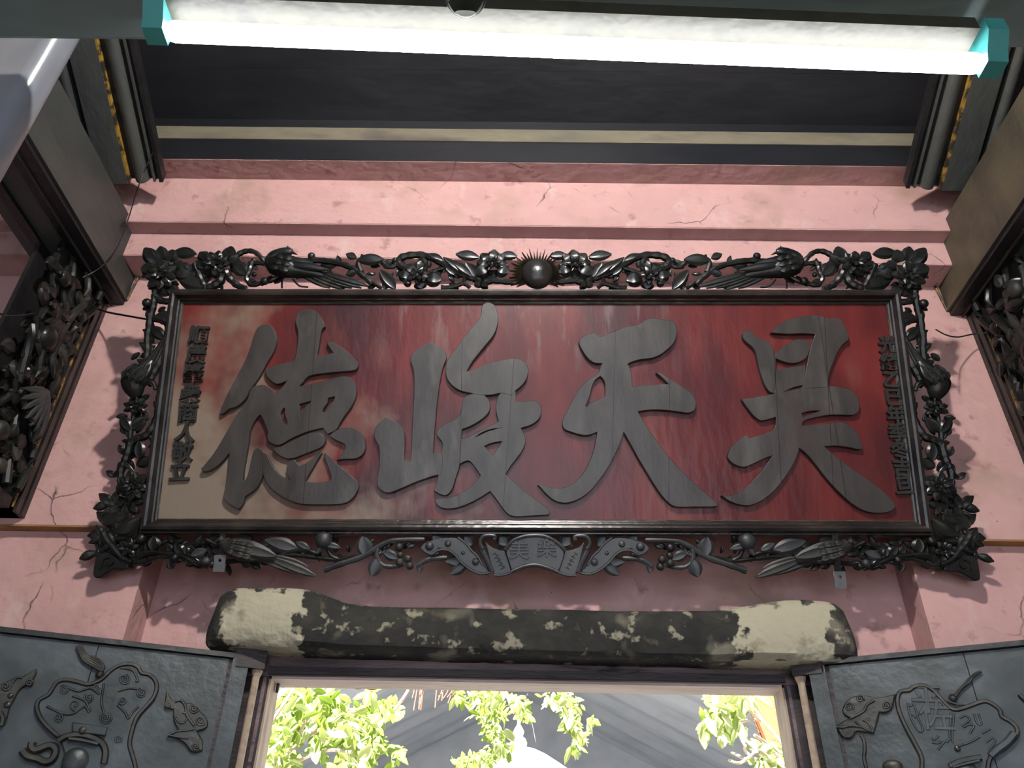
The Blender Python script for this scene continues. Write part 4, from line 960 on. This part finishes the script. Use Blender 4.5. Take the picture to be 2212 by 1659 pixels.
def door_leaf(idx, hinge_px, far_px, sg, label):
    h = onY(*hinge_px, YF-.06); far = onZ(*far_px, h.z)
    h0 = Vector((h.x, h.y, 0)); f0 = Vector((far.x, far.y, 0))
    u = (h0-f0).normalized() if sg < 0 else (f0-h0).normalized()
    PLN = Plane(h0, u, (0,0,1))
    e = empty('door_%d' % idx, matrix=PLN.mat()); struct(e, label); e['category'] = 'door'
    zt_ = h.z; wl = .78
    def lb(name, a, b, m, sm=False):
        x0, x1 = sorted((sg*a[0], sg*b[0])); return MB().box((x0, a[1], a[2]), (x1, b[1], b[2])).build(name, m, e, smooth=sm)
    # planks with a visible joint
    jo = .44
    lb('plank', (.085, .3, -.045), (jo-.001, zt_-.012, -.008), M['leaf_panel']); lb('plank', (jo+.001, .3, -.045), (wl-.05, zt_-.012, -.008), M['leaf_panel'])
    lb('top_rail', (.02, zt_-.010, -.045), (wl, zt_+.004, .004), M['beam_dark'])
    lb('bottom_rail', (.02, .06, -.045), (wl, .3, .004), M['leaf_panel'])
    lb('stile', (.028, .06, -.045), (.066, zt_-.012, .002), M['leaf_panel']); lb('stile_bead', (.064, .06, -.04), (.074, zt_-.012, .006), M['leaf_panel']); lb('groove', (.072, .06, -.04), (.088, zt_-.012, -.012), M['jamb'])
    lb('outer_stile', (wl-.06, .06, -.045), (wl, zt_-.012, .002), M['leaf_panel'])
    MB().tube([(0, .02, -.02), (0, zt_-.03, -.02)], .0105, 16, up=Vector((0,0,1))).build('pivot_post', M['jamb_light'], e)
    lb('pivot_collar', (-.018, zt_-.034, -.045), (.07, zt_+.03, .006), M['jamb'])
    MB().tube([(0, zt_-.05, -.02), (0, zt_-.030, -.02)], [.012,.018], 16).build('post_cap', M['jamb_light'], e)
    return e, PLN
def relief_tools(e, PLN, zf):
    L = PLN.loc
    def ridge(pts, r, w=-.004, m='relief', name='relief_line', r1=None, k=4):
        path = smooth_path([L(*zf(x, y), w) for x, y in pts], k); n = len(path); rb = r if r1 is None else r1
        MB().tube(path, [r+(rb-r)*i/(n-1) for i in range(n)], 6).build(name, M[m], e)
    def spiral(x, y, r, turns=2., sgn=1, a0=0., rr=.0022, m='relief', w=-.004):
        n = int(14*turns); ridge([(x + r*(1-i/(n+2))*math.cos(a0+sgn*2*math.pi*turns*i/n), y + r*(1-i/(n+2))*math.sin(a0+sgn*2*math.pi*turns*i/n)) for i in range(n+1)], rr, w, m, 'spiral', k=1)
    def plate(pts, h, z0, m, name):
        ring = [L(*zf(x, y), z0+h) for x, y in pts]
        return link(name, slab_mesh([chaikin(ring, 2)], h, .003, z0), M[m], e)
    def dome(x, y, r, w, sc=(1,1,.6), m='relief', name='boss'):
        q = L(*zf(x, y), w); q2 = L(*zf(x+r, y), w); MB().ball(q, abs(q2.x-q.x), 16, 9, sc).build(name, M[m], e)
    return ridge, spiral, plate, dome
# left leaf
e, PLN = door_leaf(1, (562, 1420), (0, 1357), -1, 'left grey-green door leaf carved with a lobed shield and clouds, swung back')
ZD = zz(0, 1200, 3.072)
ridge, spiral, plate, dome = relief_tools(e, PLN, ZD)
shield = [(690,810),(740,760),(800,728),(860,720),(915,740),(940,780),(990,790),(1030,830),(1040,880),(1020,940),(970,1000),(910,1070),(880,1150),(860,1250),(880,1330),(900,1420),(880,1560),(760,1620),(480,1620),(400,1540),(440,1400),(420,1280),(390,1200),(330,1150),(270,1080),(245,1010),(260,960),(320,925),(350,880),(380,840),(440,825),(520,840),(580,855),(640,840)]
plate(shield, .012, -.012, 'leaf_panel', 'shield')
ridge(shield[:17], .0060, .0005, 'relief', 'shield_rim'); ridge(shield[22:]+shield[:1], .0060, .0005, 'relief', 'shield_rim')
for x, y, r, t, s in ((825,820,38,2.5,1),(940,910,36,2.5,-1),(425,890,34,2.2,1),(592,945,34,2.2,-1),(640,870,22,1.5,1),(700,1075,42,3,1),(385,1075,36,2,1),(815,960,30,1.5,-1),(500,990,44,1.4,1),(790,1220,28,2,1)): spiral(x, y, r, t, s, r*.3, .0024, 'leaf_panel', .0015)
ridge([(800,745),(880,760),(915,830),(900,830)], .0032, .0015); ridge([(690,850),(675,960),(690,1040),(740,1060)], .0032, .0015); ridge([(780,900),(850,880),(915,885)], .0032, .0015); ridge([(780,990),(830,1040),(850,1080),(880,1040),(920,1000)], .0032, .0015)
ridge([(310,1000),(400,1040),(480,1050),(560,1000),(590,1040)], .0032, .0015); ridge([(480,930),(560,960),(600,1030)], .0032, .0015); ridge([(440,870),(520,900),(600,880),(660,920)], .0032, .0015)
for k in range(5):
    ridge([(512+k*6,600-k*2),(535+k*9,660),(560+k*12,700-k*8),(620+k*12,735-k*9),(680+k*3,775-k*6)], .0035, .002, 'relief', 'tassel_strand')
dome(662, 790, 30, .0, (1,1,.8), 'relief', 'tassel_knot')
plate([(480,1105),(600,1120),(712,1140),(700,1195),(600,1185),(480,1170)], .012, .002, 'leaf_panel', 'tablet'); dome(548, 1160, 30, .012)
dome(500, 1360, 92, .0, (1,1,.4), 'leaf_panel', 'vase'); ridge([(390,1230),(440,1200),(520,1190),(600,1205),(670,1240),(700,1300),(690,1380)], .009, .004, 'relief', 'vase_rim'); ridge([(455,1215),(540,1225),(650,1250)], .005, .010, 'leaf_panel', 'vase_lip')
ridge([(150,1290),(180,1330),(250,1350),(300,1370),(350,1350),(370,1290),(330,1260),(240,1290),(210,1270),(215,1240)], .010, -.002, 'relief', 'scroll_ribbon')
# cloud right of the shield
plate([(1105,890),(1125,930),(1150,965),(1190,965),(1215,980),(1250,975),(1300,985),(1325,1030),(1360,1060),(1385,1110),(1370,1150),(1310,1165),(1330,1200),(1350,1230),(1345,1290),(1310,1310),(1260,1300),(1240,1260),(1190,1220),(1120,1190),(1180,1150),(1150,1100),(1150,1020),(1110,1015),(1092,980)], .012, -.010, 'relief', 'cloud')
for x, y, r in ((1285,1015,32),(1330,1095,34),(1115,985,22),(1300,1265,28)): spiral(x, y, r, 1.8, 1, .5, .0028, 'relief', .003)
ridge([(1115,1188),(1180,1165),(1250,1160),(1300,1150)], .004, .004, r1=.0015); ridge([(1115,1190),(1190,1205),(1250,1215)], .004, .004, r1=.0015); ridge([(1160,1060),(1180,1100),(1220,1110),(1250,1060),(1210,1040)], .003, .003); ridge([(1160,970),(1200,960),(1230,1000),(1240,1060),(1290,1130)], .004, .003)
# cloud cut by the frame edge
plate([(-40,850),(40,840),(100,805),(140,810),(240,745),(245,780),(200,850),(130,880),(90,960),(60,1010),(40,1110),(-40,1150)], .012, -.010, 'relief', 'cloud')
spiral(38, 865, 34, 1.6, 1, 0, .003, 'relief', .003); spiral(195, 845, 26, 1.6, -1, 0, .003, 'relief', .003); ridge([(80,850),(110,810),(150,812)], .004, .003); ridge([(0,1040),(20,1080),(10,1130)], .006, .003); dome(50,990,26,.002); dome(70,930,22,.002)
# right leaf
e, PLN = door_leaf(2, (1722, 1434), (2212, 1386), 1, 'right grey-green door leaf carved with a lobed shield bearing characters, swung back')
ZR = zz(1492, 1200, 3.072)
ridge, spiral, plate, dome = relief_tools(e, PLN, ZR)
shR = [(1380,920),(1400,900),(1450,895),(1475,875),(1520,862),(1570,870),(1620,905),(1660,950),(1740,1020),(1830,1005),(1940,968),(2000,985),(2050,1025),(2065,1070),(2120,1100),(2165,1150),(2150,1210),(2080,1280),(1990,1340),(1970,1440),(1960,1620),(1560,1620),(1530,1480),(1535,1350),(1490,1250),(1420,1120),(1380,1020),(1372,960)]
plate(shR, .012, -.012, 'leaf_panel', 'shield'); ridge(shR[:20], .0060, .0005, 'relief', 'shield_rim'); ridge(shR[21:]+shR[:1], .0060, .0005, 'relief', 'shield_rim')
for k in range(5):
    ridge([(1930-k*4,768+k*2),(1880-k*6,790+k*6),(1850-k*10,840+k*6),(1790-k*4,880+k*8),(1745+k*3,935)], .0035, .002, 'relief', 'tassel_strand')
dome(1740, 945, 30, .0, (1,1,.8), 'relief', 'tassel_knot')
for c, x, y, s_, rt in (('平', 1570, 965, .085, .12), ('佐', 1632, 1075, .085, .12)):
    q = PLN.loc(*ZR(x, y), 0.)
    try: link('inscription_character', text_mesh(c, s_, .004, .0004), M['leaf_panel'], e, loc=(q.x, q.y, -.001), rot=(0,0,-rt))
    except Exception: pass
for pts in ([(1440,980),(1460,1000),(1480,985),(1510,1080),(1540,1150),(1520,1170),(1480,1120),(1450,1040),(1440,980)], [(1455,1050),(1480,1060),(1490,1075),(1500,1050),(1520,1055)], [(1725,1040),(1715,1200),(1700,1240)], [(1748,1045),(1735,1200),(1740,1240)], [(1640,950),(1700,1010),(1780,1020),(1840,1010),(1830,990),(1760,985),(1700,960)], [(1790,1080),(1820,1060),(1850,1090),(1800,1130)], [(1880,1050),(1900,1110),(1930,1120),(1910,1050)], [(1600,1210),(1620,1220),(1645,1195)], [(1600,1240),(1640,1245),(1660,1230)], [(1640,1290),(1680,1240),(1720,1220)], [(1750,1270),(1850,1240),(1920,1200)], [(1960,1240),(2000,1210),(2020,1230),(1980,1290)], [(1930,1180),(1990,1150)], [(1810,1140),(1850,1120),(1880,1130),(1850,1180)]):
    ridge(pts, .0028, .001, 'leaf_panel')
ridge([(2150,1180),(2100,1240),(2040,1285),(1990,1330)], .010, .004, 'leaf_panel', 'shield_lip')
ridge([(1720,1400),(1780,1370),(1860,1350),(1930,1340)], .008, .006, 'relief', 'vase_rim'); dome(1770, 1280, 22, .004); ridge([(1740,1405),(1830,1380),(1920,1360)], .004, .012, 'leaf_panel', 'vase_lip'); dome(1830, 1470, 110, .0, (1,1,.35), 'leaf_panel', 'vase')
plate([(965,1130),(1010,1095),(1060,1080),(1020,1060),(1000,1030),(1020,980),(1060,940),(1120,925),(1190,930),(1230,945),(1280,935),(1362,918),(1350,950),(1340,1010),(1300,1045),(1250,1040),(1240,1090),(1215,1180),(1120,1165),(1090,1170),(1075,1210),(1040,1220),(1000,1200)], .012, -.010, 'relief', 'cloud')
for x, y, r in ((1050,1005,32),(1125,950,28),(1300,995,30),(1045,1190,22)): spiral(x, y, r, 1.8, -1, .5, .0028, 'relief', .003)
ridge([(965,1135),(1010,1140),(1060,1130),(1140,1140),(1212,1160)], .004, .004, r1=.002); ridge([(1060,1080),(1100,1060),(1150,1030),(1170,990),(1220,960)], .004, .003); ridge([(1090,1100),(1140,1140),(1212,1172)], .003, .004); ridge([(1140,1090),(1180,1110),(1212,1168)], .003, .004)
ridge([(1130,1190),(1150,1230),(1155,1290),(1150,1340),(1165,1410)], .005, -.006, 'relief', 'ribbon'); dome(1340, 1400, 60, -.006, (1.2,.8,.4))
ridge([(2180,920),(2200,940),(2240,980)], .006, -.002, 'relief', 'cloud_tip')

# ================================================================== OUTSIDE, SEEN THROUGH THE DOORWAY
def stupa():
    Y0 = 9.0; top = onY(1121, 1550, Y0); s = (onY(1221, 1640, Y0).x - onY(1021, 1640, Y0).x)/200.
    e = empty('shrine_tower', (top.x, Y0, 0)); tag(e, 'small white domed shrine with a gourd finial in the courtyard', 'shrine')
    def lathe(name, prof, m, seg=28):
        v = []; f = []
        for (r, z) in prof: v += [(r*math.cos(2*math.pi*k/seg), r*math.sin(2*math.pi*k/seg), z) for k in range(seg)]
        for i in range(len(prof)-1):
            for k in range(seg): f.append((i*seg+k, i*seg+(k+1)%seg, (i+1)*seg+(k+1)%seg, (i+1)*seg+k))
        f += [tuple(range(seg-1,-1,-1)), tuple((len(prof)-1)*seg+k for k in range(seg))]
        return MB().add(v, f).build(name, m, e)
    def pz(y): return onY(1121, y, Y0).z
    lathe('finial', [(2*s, pz(1550)), (3*s, pz(1556)), (4*s, pz(1566)), (9*s, pz(1574)), (12*s, pz(1581)), (10*s, pz(1588)), (8*s, pz(1590)), (15*s, pz(1596)), (18.5*s, pz(1605)), (17*s, pz(1613)), (12*s, pz(1618)), (14*s, pz(1622))], M['white'])
    lathe('dome', [(16*s, pz(1617)), (40*s, pz(1621)), (62*s, pz(1632)), (92*s, pz(1652)), (130*s, pz(1680)), (190*s, pz(1720)), (190*s, pz(1735)), (150*s, pz(1740))], M['white'], 40)
    lathe('body', [(150*s, pz(1740)), (150*s, 0.0)], M['white'])
stupa()
# grey tarpaulin awning: two pleated slopes falling from a ridge
rg = onY(1150, 1440, 13.0)
tarp = empty('tarpaulin', (rg.x, 13., 0)); tag(tarp, 'dark grey pleated tarpaulin awning beyond the trees', 'awning')
for sg, nm in ((-1, 'slope_panel'), (1, 'slope_panel')):
    mb = MB(); NU, NV = 70, 10; v = []; th = .02
    for side_ in (0, 1):
        for i in range(NU+1):
            y = -4.5 + 12.*i/NU; pl = .10*math.sin(i*.85+sg) + .05*math.sin(i*2.1)
            for j in range(NV+1):
                x = sg*j/NV*9.; v.append((x, y, rg.z + .9 - abs(x)*.46 + pl*(.3+.7*j/NV) - .12*math.sin(math.pi*j/NV) + side_*th + y*.06))
    n1 = (NU+1)*(NV+1); f = []
    for i in range(NU):
        for j in range(NV):
            a = i*(NV+1)+j; f.append((a, a+1, a+NV+2, a+NV+1)); f.append((n1+a, n1+a+NV+1, n1+a+NV+2, n1+a+1))
    mb.add(v, f).build(nm, M['tarp'], tarp)
MB().box((-9, 7.4, 0), (9, 7.5, rg.z+2.2)).build('end_curtain', M['tarp'], tarp, smooth=False)
for x in (-8.8, 8.8): MB().tube([(x, 7.3, 0), (x, 7.3, rg.z-3.2)], .05, 10).build('pole', M['iron'], tarp)
# foliage
def leaf_proto(l, w, m, nm):
    me = leaf_mb((0,0,0), (l,0,0), w, .18, .3, .0015, .8, 5).mesh(nm); me.materials.append(m); return me
LM = [leaf_proto(.10, .055, M['leaf1'], 'leaf'), leaf_proto(.13, .07, M['leaf2'], 'leaf'), leaf_proto(.085, .05, M['leaf1'], 'leaf')]
def tree(name, label, Y0, twigs, leaves, base, grp='trees in the courtyard', extra=0, lscale=1., trunk=True, tw=.012, mats=(0,1,2), seed=1):
    """twigs: photo polylines at depth Y0; leaves: list of (px,py,spread_x,spread_y,count)"""
    rnd = random.Random(seed)
    b = onY(*base, Y0); e = empty(name, (b.x, Y0, 0)); tag(e, label, 'tree', grp); O = Vector((b.x, Y0, 0))
    if trunk: MB().tube(smooth_path([(0,.2,0), (.05,.25,b.z*.5), (0,.1,b.z)], 5), [.12]*6+[.07]*5 if False else .09, 10).build('trunk', M['bark'], e)
    for k, t in enumerate(twigs):
        MB().tube(smooth_path([onY(x, y, Y0+.15*math.sin(k+i)) - O for i, (x, y) in enumerate(t)], 4), tw, 6).build('branch', M['bark'], e)
    for (x, y, sx, sy, n) in leaves:
        for _ in range(n):
            px = rnd.gauss(x, sx*.55); py = rnd.gauss(y, sy*.55)
            q = onY(px, py, Y0 + rnd.uniform(-.5,.5)) - O
            link('leaf', LM[rnd.choice(mats)], None, e, loc=q, rot=(rnd.uniform(-.9,.9), rnd.uniform(.2,1.5), rnd.uniform(-3.1,3.1)), scale=lscale*rnd.uniform(.7,1.2))
_tree = tree
def tree(*a, **k):
    ex = k.pop('extra', 1.2); n0 = set(bpy.data.objects.keys()); _tree(*a, **k)
    e = [bpy.data.objects[n] for n in bpy.data.objects.keys() if n not in n0 and bpy.data.objects[n].type == 'EMPTY'][0]
    rn = random.Random(k.get('seed', 1)+50); Y0 = a[2]; O = e.location.copy(); mb = MB(); ls = k.get('lscale', 1.)
    for (x, y, sx, sy, n) in a[4]:
        for _ in range(int(n*ex)):
            q = onY(rn.gauss(x, sx*.6), rn.gauss(y, sy*.6), Y0 + rn.uniform(.3, 1.1)) - O
            d = Vector((rn.gauss(0,1), rn.gauss(0,.5), rn.gauss(-.5,.8))).normalized()*.10*ls*rn.uniform(.7,1.3)
            leaf_mb(q, q+d, d.length*.55, .2, .3, .002, .8, 3, 0, Vector((rn.gauss(0,.5), -1, rn.gauss(.6,.4))).normalized(), mb=mb)
    o = mb.build('foliage', M['leaf1'], e); o['kind'] = 'stuff'
tree('leafy_tree', 'dense bright green tree filling the left side of the doorway', 6.2,
     [[(560,1700),(640,1610),(720,1560),(800,1520)], [(620,1655),(700,1622),(760,1625)], [(640,1600),(660,1560),(700,1500)], [(560,1600),(600,1540),(640,1480)], [(850,1535),(870,1510),(882,1490)]],
     [(600,1640,26,26,46), (605,1585,20,24,30), (640,1560,22,24,18), (690,1515,40,22,36), (640,1500,26,14,20), (740,1550,40,26,34), (790,1540,34,18,24), (830,1530,22,12,14), (760,1600,30,28,24), (810,1600,22,20,12), (780,1640,30,18,16), (860,1625,8,8,4), (700,1590,20,24,10), (800,1495,8,5,4)],
     (600,1750), lscale=1.05, seed=3, extra=2.6)
tree('hanging_branch', 'leafy branch hanging down in the middle of the doorway above the white shrine', 6.0,
     [[(1040,1400),(1045,1480),(1060,1540),(1080,1590)], [(1060,1420),(1090,1490),(1110,1540)]],
     [(1040,1505,34,16,34), (1060,1540,30,18,36), (1070,1580,18,18,22), (1080,1606,10,10,8), (1120,1515,18,14,16), (1135,1545,8,10,7), (990,1500,10,8,8), (1050,1475,40,10,14)],
     (1050,1380), trunk=False, lscale=.72, seed=4)
tree('hanging_branch', 'slender leafy branch hanging just right of the white shrine', 6.0,
     [[(1200,1400),(1215,1500),(1240,1560),(1250,1610)]],
     [(1195,1510,16,12,14), (1230,1525,18,16,22), (1235,1560,14,16,18), (1250,1590,12,14,12), (1240,1615,8,8,6), (1275,1555,7,7,5), (1215,1500,20,8,10)],
     (1200,1380), trunk=False, lscale=.70, seed=5)
tree('flowering_tree', 'pale leafed tree with bare forked twigs at the right of the doorway', 5.6,
     [[(1700,1620),(1650,1560),(1620,1555),(1590,1565)], [(1650,1560),(1630,1530),(1610,1510),(1560,1500)], [(1640,1556),(1625,1540),(1600,1520)], [(1690,1659),(1640,1625),(1600,1648),(1575,1642)], [(1640,1625),(1600,1590)], [(1650,1630),(1615,1600)], [(1610,1640),(1580,1625)], [(1650,1650),(1612,1625),(1610,1610)], [(1700,1660),(1660,1610),(1630,1588)]],
     [(1560,1540,26,16,28), (1530,1565,14,10,10), (1575,1520,26,12,22), (1600,1500,34,8,24), (1590,1560,12,10,8), (1560,1580,8,8,4), (1660,1640,24,14,22), (1670,1610,12,10,8), (1540,1500,14,6,6)],
     (1720,1750), lscale=.95, mats=(1,1,2), tw=.010, seed=6)
tree('clipped_shrub', 'low green shrub beside the white shrine', 7.0, [], [(1040,1640,26,12,40), (1075,1625,24,9,24), (1000,1650,16,8,14)], (1040,1700), trunk=False, lscale=.7, seed=8)
# hanging red aerial roots
rt_ = empty('hanging_roots', onY(930, 1450, 6.0)); tag(rt_, 'thin reddish aerial roots hanging under the door head', 'roots'); O = rt_.location.copy()
rnd = random.Random(5)
for k in range(16):
    x = rnd.choice((890, 905, 915, 950, 960, 975)) + rnd.uniform(-10,10); y1 = 1500+rnd.uniform(0,36)
    MB().tube(smooth_path([onY(x+6, 1460, 6.)-O, onY(x, 1490, 6.)-O, onY(x-rnd.uniform(2,12), y1, 6.)-O], 4), .0045, 5).build('root', M['root'], rt_)
# tiled roof corner at the right, and the tile edge peeping below the door head at the left
def roof(label, rows, base, du, dv, nu, nv, sgn):
    e = empty('tiled_roof', base); tag(e, label, 'roof')
    bd = MB(); a = Vector((0,0,0)); u = Vector(du); v = Vector(dv)
    n_ = u.cross(v).normalized()
    bd.prism([a, u*nu, u*nu+v*nv, v*nv], n_*-.04).build('roof_deck', M['tile'], e, smooth=False)
    me = None
    for i in range(nu):
        for j in range(nv):
            if me is None:
                mb = MB(); L = v.length*1.15; w = u.length*.5; pr = []
                for k in range(7):
                    th = math.pi*k/6; pr.append(u.normalized()*(-w*math.cos(th)) + n_*(w*.6*math.sin(th)))
                mb.prism(pr, v.normalized()*L); me = mb.mesh('roof_tile'); me.materials.append(M['tile'])
            link('roof_tile', me, None, e, loc=u*(i+.5)+v*j+n_*(.02*(1 if j % 2 else 1.5)))
    return e
b0 = onY(1680, 1480, 7.5)
roof('orange tiled roof edge at the right side of the doorway', 0, b0 + Vector((-.42, 0, .35)), (.20,.02,-.03), (.02,-.10,-.20), 8, 5, 1)
b1 = onY(675, 1484, 5.2)
roof('brown tile eave just under the door head at the left', 0, b1 + Vector((0, 0, .22)), (.085,0,-.004), (0,-.06,-.10), 5, 2, 1)
tag(MB().box((3.3,0,0),(9,.3,b0.z-.2)).build('courtyard_wall', M['white'], loc=(0, 8.2, 0), smooth=False), 'white courtyard wall under the orange tiled roof', 'wall')
